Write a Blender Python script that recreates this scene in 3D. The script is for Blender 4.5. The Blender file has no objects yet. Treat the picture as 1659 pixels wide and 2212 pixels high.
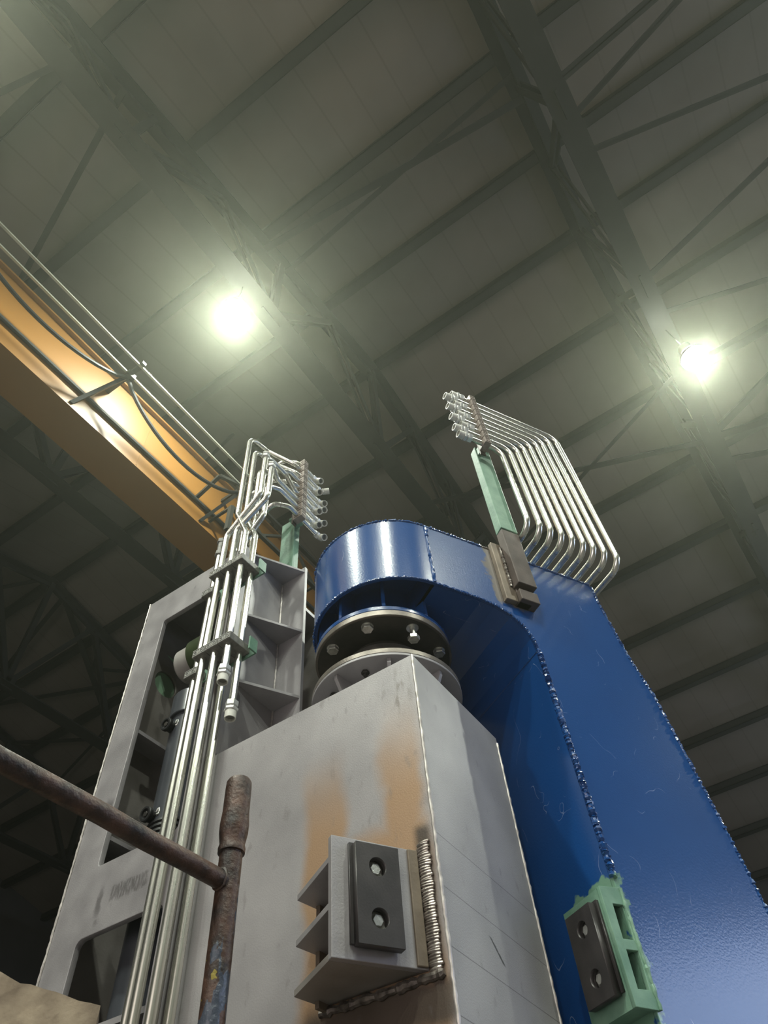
import bpy, bmesh, math, random
from mathutils import Vector, Matrix
random.seed(7)
S = bpy.context.scene
COL = S.collection
V = Vector

# ---------------------------------------------------------------- camera
cam_d = bpy.data.cameras.new('camera'); cam = bpy.data.objects.new('camera', cam_d); COL.objects.link(cam)
cam_d.sensor_fit = 'VERTICAL'; cam_d.sensor_height = 36.0; cam_d.lens = 1500.0 / 2212.0 * 36.0
cam_d.clip_start = 0.05; cam_d.clip_end = 200
def norm(v): return v.normalized()
_P = (829.5, 1106.0)
def ray(px, py): return V((px - _P[0], -(py - _P[1]), -1500.0))
_ez = norm(ray(710, 18)); _v1 = ray(-3460, 3645)
_ey = norm(_v1 - _ez * _v1.dot(_ez)); _ex = _ey.cross(_ez)
Rw = Matrix((_ex, _ey, _ez))
cam.matrix_world = Matrix.Translation((0, 0, 1.6)) @ Rw.to_4x4()
S.camera = cam

# ---------------------------------------------------------------- world, exposure, light levels
wd = bpy.data.worlds.new('hall_air'); S.world = wd; wd.use_nodes = True
wd.node_tree.nodes['Background'].inputs[0].default_value = (0.75, 0.85, 1.0, 1)
wd.node_tree.nodes['Background'].inputs[1].default_value = 0.3
S.view_settings.view_transform = 'Standard'; S.view_settings.look = 'None'
S.view_settings.exposure = 0.15; S.view_settings.gamma = 1.0
LAMP_W = 1000.0        # each high bay lamp, downwards
ROOF_FILL = 12.0        # point light added over each lamp to brighten the roof
LAMP_COL = (0.93, 1.0, 0.86)
LENS_E = 30.0
WINDOW_E = 4.6        # daylight seen in the big openings
WINDOW_COL = (0.62, 0.74, 1.0)
BACK_FILL_E = 1.6          # pinkish fill panel added behind the viewer to brighten the machine

# thin haze added throughout the hall to imitate the pale veil round the lamps
HAZE, HAZE_G = 0.006, 0.8
vs = wd.node_tree.nodes.new('ShaderNodeVolumeScatter'); vs.inputs['Color'].default_value = (0.97, 1.0, 0.82, 1)
vs.inputs['Density'].default_value = HAZE; vs.inputs['Anisotropy'].default_value = HAZE_G
wd.node_tree.links.new(vs.outputs[0], wd.node_tree.nodes['World Output'].inputs['Volume'])

# ---------------------------------------------------------------- materials
MATS = {}
def nodes(m):
    m.use_nodes = True; nt = m.node_tree; b = nt.nodes['Principled BSDF']; return nt, b
def setin(b, name, val):
    if name in b.inputs: b.inputs[name].default_value = val
def mat(name, col, rough=0.5, metal=0.0, var=0.0, scale=6.0, col2=None, bump=0.0, bscale=80.0, coat=0.0, rvar=0.0, lo=0.35, hi=0.7, detail=6.0, stretch=None):
    if name in MATS: return MATS[name]
    m = bpy.data.materials.new(name); nt, b = nodes(m); L = nt.links
    b.inputs['Base Color'].default_value = (*col, 1); b.inputs['Roughness'].default_value = rough
    b.inputs['Metallic'].default_value = metal
    setin(b, 'Coat Weight', coat); setin(b, 'Coat Roughness', 0.08)
    tc = nt.nodes.new('ShaderNodeTexCoord'); src = tc.outputs['Object']
    if stretch:
        mp = nt.nodes.new('ShaderNodeMapping'); mp.inputs['Scale'].default_value = stretch
        L.new(src, mp.inputs['Vector']); src = mp.outputs['Vector']
    if var or col2:
        n = nt.nodes.new('ShaderNodeTexNoise'); n.inputs['Scale'].default_value = scale; n.inputs['Detail'].default_value = detail
        L.new(src, n.inputs['Vector'])
        r = nt.nodes.new('ShaderNodeValToRGB'); r.color_ramp.elements[0].position = lo; r.color_ramp.elements[1].position = hi
        c2 = col2 if col2 else tuple(c * (1 + var) for c in col)
        c1 = col if col2 else tuple(c * (1 - var) for c in col)
        r.color_ramp.elements[0].color = (*c1, 1); r.color_ramp.elements[1].color = (*c2, 1)
        L.new(n.outputs['Fac'], r.inputs['Fac']); L.new(r.outputs['Color'], b.inputs['Base Color'])
        if rvar:
            mr = nt.nodes.new('ShaderNodeMapRange'); mr.inputs['From Min'].default_value = 0.3; mr.inputs['From Max'].default_value = 0.7
            mr.inputs['To Min'].default_value = rough - rvar; mr.inputs['To Max'].default_value = rough + rvar
            L.new(n.outputs['Fac'], mr.inputs['Value']); L.new(mr.outputs['Result'], b.inputs['Roughness'])
    if bump:
        n2 = nt.nodes.new('ShaderNodeTexNoise'); n2.inputs['Scale'].default_value = bscale; n2.inputs['Detail'].default_value = 4
        L.new(tc.outputs['Object'], n2.inputs['Vector'])
        bp = nt.nodes.new('ShaderNodeBump'); bp.inputs['Strength'].default_value = bump; bp.inputs['Distance'].default_value = 0.002
        L.new(n2.outputs['Fac'], bp.inputs['Height']); L.new(bp.outputs['Normal'], b.inputs['Normal'])
    MATS[name] = m
    return m

def mixmask(nt, base_sock, col, fac_sock):
    mx = nt.nodes.new('ShaderNodeMix'); mx.data_type = 'RGBA'
    nt.links.new(fac_sock, mx.inputs[0]); nt.links.new(base_sock, mx.inputs[6]); mx.inputs[7].default_value = (*col, 1)
    return mx.outputs[2]
def math_n(nt, op, a, b=None, c=None):
    n = nt.nodes.new('ShaderNodeMath'); n.operation = op
    for i, x in enumerate((a, b, c)):
        if x is None: continue
        if isinstance(x, (int, float)): n.inputs[i].default_value = x
        else: nt.links.new(x, n.inputs[i])
    return n.outputs[0]
def sstep(nt, x, a, b):
    n = nt.nodes.new('ShaderNodeMapRange'); n.interpolation_type = 'SMOOTHSTEP'
    n.inputs['From Min'].default_value = a; n.inputs['From Max'].default_value = b
    nt.links.new(x, n.inputs['Value']); return n.outputs['Result']
def band(nt, x, a, b, w):
    return math_n(nt, 'MULTIPLY', sstep(nt, x, a - w, a + w), math_n(nt, 'SUBTRACT', 1.0, sstep(nt, x, b - w, b + w)))
def noise(nt, vec, scale, detail=4, sc=None):
    if sc:
        mp = nt.nodes.new('ShaderNodeMapping'); mp.inputs['Scale'].default_value = sc; nt.links.new(vec, mp.inputs['Vector']); vec = mp.outputs['Vector']
    n = nt.nodes.new('ShaderNodeTexNoise'); n.inputs['Scale'].default_value = scale; n.inputs['Detail'].default_value = detail
    nt.links.new(vec, n.inputs['Vector']); return n.outputs['Fac']

steel = mat('blasted_steel', (0.28, 0.265, 0.275), 0.48, 0.3, col2=(0.37, 0.35, 0.36), scale=9, bump=0.25, bscale=250, rvar=0.06)
steel_in = mat('mill_steel', (0.20, 0.18, 0.165), 0.55, 0.3, col2=(0.31, 0.285, 0.27), scale=7, bump=0.25, bscale=120, rvar=0.08)
bare = mat('machined_steel', (0.42, 0.40, 0.385), 0.28, 0.9, var=0.2, scale=20, bump=0.1, bscale=200)
flange_m = mat('rusty_flange_steel', (0.16, 0.14, 0.125), 0.42, 0.7, col2=(0.27, 0.24, 0.21), scale=18, bump=0.3, bscale=160)
flange_dark = mat('dark_steel', (0.035, 0.033, 0.03), 0.5, 0.4, col2=(0.07, 0.062, 0.055), scale=12)  # near-black tone for flange underside, neck, pedestal bolts and plug sockets
wear_m = mat('dark_wear_plate_steel', (0.05, 0.046, 0.047), 0.38, 0.45, col2=(0.075, 0.068, 0.068), scale=16, bump=0.1, bscale=220)
zinc = mat('zinc_plated_bolt', (0.62, 0.62, 0.58), 0.3, 0.85, var=0.2, scale=60, bump=0.2, bscale=400)
pipe_m = mat('zinc_plated_pipe', (0.70, 0.70, 0.66), 0.27, 0.92, col2=(0.62, 0.60, 0.52), scale=14, stretch=(1, 1, 0.25), rvar=0.04)
fit_m = mat('zinc_plated_fitting', (0.66, 0.66, 0.64), 0.38, 0.6, var=0.15, scale=40)
cap_m = mat('grey_plastic_cap', (0.58, 0.57, 0.52), 0.5, 0.0, var=0.1, scale=30)
cap_in = mat('grey_cap_recess', (0.17, 0.165, 0.15), 0.6)
clamp_m = mat('grey_clamp_plastic', (0.14, 0.135, 0.125), 0.5, 0.1, col2=(0.23, 0.22, 0.20), scale=60, bump=0.2, bscale=300)
clamp_r = mat('brown_grey_clamp_plastic', (0.20, 0.16, 0.14), 0.5, 0.1, col2=(0.29, 0.24, 0.21), scale=60, bump=0.2, bscale=300)
green = mat('green_primer', (0.12, 0.24, 0.17), 0.5, 0.0, col2=(0.20, 0.34, 0.25), scale=14, bump=0.5, bscale=70)
green_in = mat('pale_green_primer', (0.30, 0.50, 0.33), 0.5, 0.0, var=0.2, scale=4)
dark_cyl = mat('dark_grey_cylinder_paint', (0.055, 0.06, 0.07), 0.33, 0.0, var=0.15, scale=5, coat=0.2)
olive = mat('dark_olive_paint', (0.03, 0.045, 0.015), 0.4, 0.0, var=0.3, scale=15)
white_p = mat('off_white_bushing', (0.36, 0.34, 0.32), 0.5, 0.1, var=0.15, scale=12)
rubber = mat('black_rubber', (0.012, 0.012, 0.013), 0.45)
roof_steel = mat('grey_green_painted_roof_steel', (0.026, 0.026, 0.021), 0.6, 0.0, var=0.15, scale=3)
orange = mat('orange_crane_paint', (0.27, 0.125, 0.025), 0.42, 0.0, var=0.06, scale=1.2, coat=0.15)
track_m = mat('galvanised_track', (0.6, 0.62, 0.52), 0.35, 0.6, var=0.1)
lampbody = mat('aluminium_lamp_body', (0.5, 0.5, 0.5), 0.35, 0.8)
wall_m = mat('dark_wall_cladding', (0.09, 0.085, 0.08), 0.7, 0.0, var=0.2, scale=0.8)
floor_m = mat('stained_concrete_floor', (0.11, 0.10, 0.095), 0.7, 0.0, var=0.25, scale=1.2, bump=0.3, bscale=30)
heat_steel = mat('heat_tinted_steel', (0.13, 0.10, 0.075), 0.5, 0.3, col2=(0.26, 0.21, 0.16), scale=9, bump=0.3, bscale=120)
brown_steel = mat('dark_brown_mill_scale', (0.05, 0.034, 0.028), 0.55, 0.1, col2=(0.095, 0.068, 0.058), scale=14, bump=0.2, bscale=150)
weld_dark = mat('dark_weld_bead', (0.05, 0.04, 0.035), 0.4, 0.5, col2=(0.22, 0.19, 0.17), scale=60)
weld_m = mat('silvery_weld_bead', (0.17, 0.145, 0.13), 0.32, 0.85, col2=(0.40, 0.36, 0.33), scale=70, bump=0.3, bscale=200)
joint_line = mat('bright_ground_weld', (0.50, 0.46, 0.44), 0.4, 0.5, var=0.25, scale=50)

def mk_roof():
    m = bpy.data.materials.new('grey_roof_panel'); nt, b = nodes(m); L = nt.links
    tc = nt.nodes.new('ShaderNodeTexCoord'); sp = nt.nodes.new('ShaderNodeSeparateXYZ'); L.new(tc.outputs['Object'], sp.inputs[0])
    f = math_n(nt, 'FRACT', math_n(nt, 'MULTIPLY', sp.outputs['Y'], 1 / 0.5))
    ln = band(nt, f, 0.48, 0.53, 0.015)
    nz = noise(nt, tc.outputs['Object'], 0.7, 6)
    r = nt.nodes.new('ShaderNodeValToRGB'); r.color_ramp.elements[0].color = (0.185, 0.155, 0.125, 1); r.color_ramp.elements[1].color = (0.24, 0.205, 0.165, 1)
    r.color_ramp.elements[0].position = 0.35; r.color_ramp.elements[1].position = 0.65
    L.new(nz, r.inputs['Fac'])
    L.new(mixmask(nt, r.outputs['Color'], (0.14, 0.12, 0.095), math_n(nt, 'MULTIPLY', ln, 0.35)), b.inputs['Base Color'])
    b.inputs['Roughness'].default_value = 0.75
    return m
roof_m = mk_roof()

def mk_blue():
    m = bpy.data.materials.new('glossy_blue_paint'); nt, b = nodes(m); L = nt.links
    tc = nt.nodes.new('ShaderNodeTexCoord'); o = tc.outputs['Object']
    n = noise(nt, o, 4, 5)
    r = nt.nodes.new('ShaderNodeValToRGB'); r.color_ramp.elements[0].color = (0.006, 0.052, 0.20, 1); r.color_ramp.elements[1].color = (0.008, 0.066, 0.245, 1)
    L.new(n, r.inputs['Fac'])
    # thin pale scratches: distorted lines, kept sparse by a second mask
    q1 = noise(nt, o, 5.5, 2, (1.0, 1.0, 0.6)); q2 = noise(nt, o, 8.0, 2, (0.5, 1.0, 1.0))
    e1 = math_n(nt, 'LESS_THAN', math_n(nt, 'ABSOLUTE', math_n(nt, 'SUBTRACT', q1, 0.5)), 0.0012)
    e2 = math_n(nt, 'LESS_THAN', math_n(nt, 'ABSOLUTE', math_n(nt, 'SUBTRACT', q2, 0.53)), 0.0014)
    k1 = sstep(nt, noise(nt, o, 9.0, 4), 0.56, 0.62); k2 = sstep(nt, noise(nt, o, 11.0, 3, (1, 1, .8)), 0.58, 0.63)
    scr = math_n(nt, 'MULTIPLY', math_n(nt, 'MAXIMUM', math_n(nt, 'MULTIPLY', e1, k1), math_n(nt, 'MULTIPLY', e2, k2)), 0.5)
    base = mixmask(nt, r.outputs['Color'], (0.30, 0.38, 0.55), scr)
    # green touch-up primer sprayed round the stop bracket (a patch of real paint): object space is arm space (s, -delta, z)
    sp = nt.nodes.new('ShaderNodeSeparateXYZ'); L.new(o, sp.inputs[0])
    wob = math_n(nt, 'MULTIPLY', math_n(nt, 'SUBTRACT', noise(nt, o, 22, 4), 0.5), 0.11)
    s = math_n(nt, 'ADD', sp.outputs['X'], wob); z = math_n(nt, 'ADD', sp.outputs['Z'], wob); y = math_n(nt, 'ADD', sp.outputs['Y'], wob)
    g = math_n(nt, 'MULTIPLY', band(nt, s, 0.2, 0.405, 0.004), band(nt, z, 1.9, 2.45, 0.006))
    g = math_n(nt, 'MULTIPLY', g, band(nt, y, -0.05, 0.175, 0.006))
    base = mixmask(nt, base, (0.15, 0.28, 0.20), g)
    # burnt, ground-off strip round the hose post
    h = math_n(nt, 'MULTIPLY', band(nt, s, 0.262, 0.40, 0.012), band(nt, z, 3.40, 3.8, 0.012))
    h = math_n(nt, 'MULTIPLY', h, math_n(nt, 'SUBTRACT', 1.0, sstep(nt, y, 0.02, 0.04)))
    base = mixmask(nt, base, (0.17, 0.14, 0.10), math_n(nt, 'MULTIPLY', h, 0.85))
    L.new(base, b.inputs['Base Color'])
    b.inputs['Roughness'].default_value = 0.26; setin(b, 'Coat Weight', 0.5); setin(b, 'Coat Roughness', 0.10)
    n2 = noise(nt, o, 150, 3)
    bp = nt.nodes.new('ShaderNodeBump'); bp.inputs['Strength'].default_value = 0.22; bp.inputs['Distance'].default_value = 0.0015
    L.new(n2, bp.inputs['Height']); L.new(bp.outputs['Normal'], b.inputs['Normal'])
    if 'Coat Normal' in b.inputs: L.new(bp.outputs['Normal'], b.inputs['Coat Normal'])
    return m
blue = mk_blue()

def mk_tower():
    # object space origin sits at the tower's base corner (1.3, 0.69, 0)
    m = bpy.data.materials.new('blasted_steel_with_stains'); nt, b = nodes(m); L = nt.links
    tc = nt.nodes.new('ShaderNodeTexCoord'); o = tc.outputs['Object']
    sp = nt.nodes.new('ShaderNodeSeparateXYZ'); L.new(o, sp.inputs[0])
    n = noise(nt, o, 4, 7)
    r = nt.nodes.new('ShaderNodeValToRGB'); r.color_ramp.elements[0].color = (0.29, 0.275, 0.285, 1); r.color_ramp.elements[1].color = (0.39, 0.37, 0.38, 1)
    r.color_ramp.elements[0].position = 0.35; r.color_ramp.elements[1].position = 0.65
    L.new(n, r.inputs['Fac']); base = r.outputs['Color']
    wob = math_n(nt, 'MULTIPLY', math_n(nt, 'SUBTRACT', noise(nt, o, 5, 3), 0.5), 0.10)
    y = math_n(nt, 'ADD', sp.outputs['Y'], wob); z = math_n(nt, 'ADD', sp.outputs['Z'], math_n(nt, 'MULTIPLY', wob, 0.8))
    onl = math_n(nt, 'LESS_THAN', sp.outputs['X'], 0.002)
    fadeup = math_n(nt, 'SUBTRACT', 1.0, sstep(nt, z, 2.52, 2.86))
    s1 = math_n(nt, 'MULTIPLY', band(nt, y, 0.245, 0.36, 0.022), math_n(nt, 'SUBTRACT', 1.0, sstep(nt, z, 2.50, 2.78)))
    s2 = math_n(nt, 'MULTIPLY', band(nt, y, 0.02, 0.125, 0.024), fadeup)
    s3 = math_n(nt, 'MULTIPLY', band(nt, y, 0.01, 0.355, 0.02), math_n(nt, 'SUBTRACT', 1.0, sstep(nt, z, 2.43, 2.50)))
    st = math_n(nt, 'MULTIPLY', math_n(nt, 'MAXIMUM', math_n(nt, 'MAXIMUM', s1, s2), s3), onl)
    base = mixmask(nt, base, (0.36, 0.22, 0.12), math_n(nt, 'MULTIPLY', st, 0.9))
    # burnt soot round the bracket welds
    bt = math_n(nt, 'MULTIPLY', band(nt, sp.outputs['Y'], -0.01, 0.36, 0.03), band(nt, z, 2.06, 2.145, 0.02))
    br = math_n(nt, 'MULTIPLY', band(nt, sp.outputs['Y'], 0.012, 0.05, 0.012), band(nt, z, 2.11, 2.43, 0.015))
    so = math_n(nt, 'MULTIPLY', math_n(nt, 'MAXIMUM', bt, br), onl)
    base = mixmask(nt, base, (0.06, 0.048, 0.04), math_n(nt, 'MULTIPLY', so, 0.92))
    # rub marks near the top corner
    hb = math_n(nt, 'MULTIPLY', band(nt, sp.outputs['Y'], 0.02, 0.08, 0.02), band(nt, sp.outputs['Z'], 2.76, 2.90, 0.03))
    hb = math_n(nt, 'MULTIPLY', hb, sstep(nt, noise(nt, o, 18, 3, (1, 2.5, 1)), 0.45, 0.7))
    base = mixmask(nt, base, (0.12, 0.10, 0.08), math_n(nt, 'MULTIPLY', hb, 0.6))
    # scribed layout lines on the right-hand face
    onr = math_n(nt, 'LESS_THAN', sp.outputs['Y'], 0.002)
    tt = math_n(nt, 'FRACT', math_n(nt, 'MULTIPLY', math_n(nt, 'ADD', sp.outputs['Z'], math_n(nt, 'MULTIPLY', sp.outputs['X'], 0.04)), 1 / 0.115))
    sl = math_n(nt, 'MULTIPLY', math_n(nt, 'MULTIPLY', math_n(nt, 'LESS_THAN', tt, 0.018), onr), math_n(nt, 'LESS_THAN', sp.outputs['Z'], 2.47))
    base = mixmask(nt, base, (0.08, 0.075, 0.075), math_n(nt, 'MULTIPLY', sl, 0.6))
    mk = math_n(nt, 'ABSOLUTE', math_n(nt, 'SUBTRACT', math_n(nt, 'ADD', math_n(nt, 'ADD', sp.outputs['X'], math_n(nt, 'MULTIPLY', sp.outputs['Z'], 1.1)), math_n(nt, 'MULTIPLY', math_n(nt, 'SUBTRACT', noise(nt, o, 60, 3), 0.5), 0.012)), 2.677))
    mk = math_n(nt, 'MULTIPLY', math_n(nt, 'MULTIPLY', math_n(nt, 'LESS_THAN', mk, 0.005), onr), band(nt, sp.outputs['Z'], 2.215, 2.258, 0.004))
    base = mixmask(nt, base, (0.03, 0.03, 0.03), math_n(nt, 'MULTIPLY', mk, 0.85))
    fine = sstep(nt, noise(nt, o, 34, 8, (1, 1, .5)), 0.60, 0.72)
    base = mixmask(nt, base, (0.17, 0.155, 0.15), math_n(nt, 'MULTIPLY', fine, 0.35))
    L.new(base, b.inputs['Base Color'])
    b.inputs['Roughness'].default_value = 0.46; b.inputs['Metallic'].default_value = 0.3
    bp = nt.nodes.new('ShaderNodeBump'); bp.inputs['Strength'].default_value = 0.25; bp.inputs['Distance'].default_value = 0.0015
    L.new(noise(nt, o, 260, 3), bp.inputs['Height']); L.new(bp.outputs['Normal'], b.inputs['Normal'])
    return m
tower_m = mk_tower()
def mk_front():
    m = steel.copy(); m.name = 'blasted_steel_with_rub_marks'; nt = m.node_tree; b = nt.nodes['Principled BSDF']; L = nt.links
    src = b.inputs['Base Color'].links[0].from_socket
    tc = nt.nodes.new('ShaderNodeTexCoord'); o = tc.outputs['Object']; sp = nt.nodes.new('ShaderNodeSeparateXYZ'); L.new(o, sp.inputs[0])
    w = math_n(nt, 'MULTIPLY', math_n(nt, 'SUBTRACT', noise(nt, o, 40, 4), 0.5), 0.03)
    y = math_n(nt, 'ADD', sp.outputs['Y'], w); z = math_n(nt, 'ADD', sp.outputs['Z'], w)
    hatch = sstep(nt, noise(nt, o, 60, 4, (1, 3, .6)), 0.3, 0.6)
    a = math_n(nt, 'MULTIPLY', math_n(nt, 'MULTIPLY', band(nt, y, 0.93, 1.075, .006), band(nt, z, 2.60, 2.645, .005)), hatch)
    c = math_n(nt, 'MULTIPLY', band(nt, y, 1.11, 1.13, .006), band(nt, z, 2.58, 2.65, .02))
    d = math_n(nt, 'MULTIPLY', band(nt, y, 1.18, 1.215, .008), band(nt, z, 2.9, 2.965, .02))
    e = math_n(nt, 'MULTIPLY', sstep(nt, noise(nt, o, 13, 5, (1, 1, .7)), 0.66, 0.75), 0.7)
    f = math_n(nt, 'MAXIMUM', math_n(nt, 'MAXIMUM', a, c), math_n(nt, 'MAXIMUM', d, e))
    L.new(mixmask(nt, src, (0.07, 0.065, 0.065), math_n(nt, 'MULTIPLY', f, 0.62)), b.inputs['Base Color'])
    return m
front_m = mk_front()

def mk_rust():
    m = bpy.data.materials.new('rusty_brown_pipe_with_paint_chips'); nt, b = nodes(m); L = nt.links
    tc = nt.nodes.new('ShaderNodeTexCoord'); o = tc.outputs['Object']
    r = nt.nodes.new('ShaderNodeValToRGB'); r.color_ramp.elements[0].color = (0.018, 0.011, 0.009, 1); r.color_ramp.elements[1].color = (0.10, 0.050, 0.034, 1)
    r.color_ramp.elements[0].position = 0.35; r.color_ramp.elements[1].position = 0.7
    L.new(noise(nt, o, 26, 8), r.inputs['Fac'])
    sp = nt.nodes.new('ShaderNodeSeparateXYZ'); L.new(o, sp.inputs[0])
    # the lower post still has blue-grey paint in ragged patches
    low = math_n(nt, 'MULTIPLY', math_n(nt, 'SUBTRACT', 1.0, sstep(nt, sp.outputs['Z'], 2.25, 2.26)), sstep(nt, noise(nt, o, 20, 4, (1, 1, 0.45)), 0.505, 0.515))
    post = math_n(nt, 'LESS_THAN', math_n(nt, 'ABSOLUTE', sp.outputs['X']), 0.0228)
    low = math_n(nt, 'MULTIPLY', low, post)
    base = mixmask(nt, r.outputs['Color'], (0.065, 0.075, 0.10), low)
    yl = math_n(nt, 'MULTIPLY', sstep(nt, noise(nt, o, 45, 2), 0.70, 0.72), post)
    base = mixmask(nt, base, (0.35, 0.28, 0.03), math_n(nt, 'MULTIPLY', yl, 0.6))
    L.new(base, b.inputs['Base Color'])
    b.inputs['Roughness'].default_value = 0.42; b.inputs['Metallic'].default_value = 0.15
    rr = math_n(nt, 'SUBTRACT', 0.46, math_n(nt, 'MULTIPLY', low, 0.22)); L.new(rr, b.inputs['Roughness'])
    bp = nt.nodes.new('ShaderNodeBump'); bp.inputs['Strength'].default_value = 0.9; bp.inputs['Distance'].default_value = 0.003
    L.new(noise(nt, o, 75, 8), bp.inputs['Height']); L.new(bp.outputs['Normal'], b.inputs['Normal'])
    return m
rust = mk_rust()

def emis(name, col, s):
    m = bpy.data.materials.new(name); nt, b = nodes(m)
    b.inputs['Base Color'].default_value = (*col, 1); setin(b, 'Emission Color', (*col, 1)); setin(b, 'Emission Strength', s)
    return m
lens_e = emis('glowing_lamp_lens', LAMP_COL, LENS_E)
win_e = emis('daylight_through_glazing', WINDOW_COL, WINDOW_E)
fill_m = emis('back_fill_glow', (1.0, 0.88, 0.86), BACK_FILL_E)

# ---------------------------------------------------------------- mesh helpers
def new(): return bmesh.new()
def prism(bm, poly, vec):
    """polygon of 3-D points swept along vec"""
    vec = V(vec); a = [bm.verts.new(V(p)) for p in poly]; b = [bm.verts.new(V(p) + vec) for p in poly]
    n = len(a)
    fs = [bm.faces.new(a), bm.faces.new(b[::-1])]
    for i in range(n): fs.append(bm.faces.new((a[i], b[i], b[(i + 1) % n], a[(i + 1) % n])))
    bmesh.ops.recalc_face_normals(bm, faces=fs)
    return a, b
def box(bm, x0, y0, z0, x1, y1, z1, M=None):
    p = [V((x, y, z0)) for x, y in ((x0, y0), (x1, y0), (x1, y1), (x0, y1))]
    if M: p = [M @ q for q in p]; vec = (M.to_3x3() @ V((0, 0, z1 - z0)))
    else: vec = V((0, 0, z1 - z0))
    prism(bm, p, vec)
def frame_of(d):
    d = norm(V(d)); up = V((0, 0, 1)) if abs(d.z) < 0.95 else V((0, 1, 0))
    u = norm(d.cross(up)); v = u.cross(d); return u, v
def lathe(bm, base, axis, prof, n=40, closed=False):
    """profile of (radius, height) revolved about axis from base"""
    base = V(base); axis = norm(V(axis)); u, v = frame_of(axis); rings = []
    for r, h in prof:
        c = base + axis * h
        if r < 1e-6: rings.append([bm.verts.new(c)])
        else: rings.append([bm.verts.new(c + u * (r * math.cos(t)) + v * (r * math.sin(t))) for t in (2 * math.pi * k / n for k in range(n))])
    fs = []
    pairs = list(zip(rings, rings[1:])) + ([(rings[-1], rings[0])] if closed else [])
    for A, B in pairs:
        for k in range(n):
            k2 = (k + 1) % n
            if len(A) == 1 and len(B) == 1: continue
            if len(A) == 1: fs.append(bm.faces.new((A[0], B[k], B[k2])))
            elif len(B) == 1: fs.append(bm.faces.new((A[k], B[0], A[k2])))
            else: fs.append(bm.faces.new((A[k], B[k], B[k2], A[k2])))
    bmesh.ops.recalc_face_normals(bm, faces=fs)
def cyl(bm, a, b, r, n=24, r2=None):
    a, b = V(a), V(b); h = (b - a).length; r2 = r if r2 is None else r2
    lathe(bm, a, b - a, [(0, 0), (r, 0), (r2, h), (0, h)], n)
def hexa(bm, a, b, r, ch=0.12):
    a, b = V(a), V(b); h = (b - a).length; e = r * ch
    lathe(bm, a, b - a, [(0, 0), (r - e, 0), (r, e), (r, h - e), (r - e, h), (0, h)], 6)
def ring(bm, base, axis, r0, r1, h, n=48):
    lathe(bm, base, axis, [(r0, 0), (r1, 0), (r1, h), (r0, h)], n, closed=True)
def rounded(pts, r, seg=6):
    pts = [V(p) for p in pts]; out = [pts[0]]
    for i in range(1, len(pts) - 1):
        p = pts[i]; a = pts[i - 1] - p; b = pts[i + 1] - p; la, lb = a.length, b.length
        a.normalize(); b.normalize(); ang = math.acos(max(-1, min(1, a.dot(b))))
        if ang > math.pi - 0.02: out.append(p); continue
        rr = r; t = rr / math.tan(ang / 2); m = min(la, lb) * 0.48
        if t > m: t = m; rr = t * math.tan(ang / 2)
        c = p + norm(a + b) * (rr / math.sin(ang / 2)); A = p + a * t; B = p + b * t
        va = norm(A - c); vb = norm(B - c); th = math.acos(max(-1, min(1, va.dot(vb))))
        for k in range(seg + 1):
            f = k / seg; w = (va * math.sin((1 - f) * th) + vb * math.sin(f * th)) / math.sin(th); out.append(c + w * rr)
    out.append(pts[-1]); return out
def sweep(bm, pts, r, n=14, cap=True, rf=None):
    pts = [V(p) for p in pts]; N = len(pts); rings = []
    t0 = norm(pts[1] - pts[0]); u, v = frame_of(t0)
    for i, p in enumerate(pts):
        t = norm(pts[min(i + 1, N - 1)] - pts[max(i - 1, 0)])
        u = norm(u - t * u.dot(t)); v = t.cross(u)
        R = r if rf is None else rf(i)
        rings.append([bm.verts.new(p + u * (R * math.cos(a)) + v * (R * math.sin(a))) for a in (2 * math.pi * k / n for k in range(n))])
    fs = []
    for A, B in zip(rings, rings[1:]):
        for k in range(n): fs.append(bm.faces.new((A[k], B[k], B[(k + 1) % n], A[(k + 1) % n])))
    if cap: fs += [bm.faces.new(rings[0]), bm.faces.new(rings[-1][::-1])]
    bmesh.ops.recalc_face_normals(bm, faces=fs)
def bead(bm, pts, r, step=0.006, jig=0.35, n=8):
    """a lumpy weld bead along a polyline"""
    pts = [V(p) for p in pts]; P = []
    for a, b in zip(pts, pts[1:]):
        k = max(1, int((b - a).length / step))
        for j in range(k): P.append(a.lerp(b, j / k))
    P.append(pts[-1])
    rr = [r * (1 + random.uniform(-jig, jig)) for _ in P]
    P = [p + V((random.uniform(-1, 1), random.uniform(-1, 1), random.uniform(-1, 1))) * r * 0.18 for p in P]
    sweep(bm, P, r, n, True, lambda i: rr[i])
def flat_curve_plate(outer, holes, M, thick):
    """plate in the local XY plane with holes, extruded thick along local +Z; returns a bmesh in world space"""
    cu = bpy.data.curves.new('tmp', 'CURVE'); cu.dimensions = '2D'; cu.fill_mode = 'BOTH'
    for loop in [outer] + holes:
        sp = cu.splines.new('POLY'); sp.points.add(len(loop) - 1); sp.use_cyclic_u = True
        for q, (x, y) in zip(sp.points, loop): q.co = (x, y, 0, 1)
    cu.extrude = thick / 2
    o = bpy.data.objects.new('tmp', cu); COL.objects.link(o)
    dg = bpy.context.evaluated_depsgraph_get(); dg.update(); me = bpy.data.meshes.new_from_object(o.evaluated_get(dg))
    bm = bmesh.new(); bm.from_mesh(me); bmesh.ops.remove_doubles(bm, verts=bm.verts, dist=1e-5)
    bmesh.ops.translate(bm, verts=bm.verts, vec=(0, 0, thick / 2)); bmesh.ops.transform(bm, matrix=M, verts=bm.verts)
    bmesh.ops.recalc_face_normals(bm, faces=bm.faces)
    bpy.data.objects.remove(o); bpy.data.curves.remove(cu); bpy.data.meshes.remove(me)
    return bm
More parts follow.
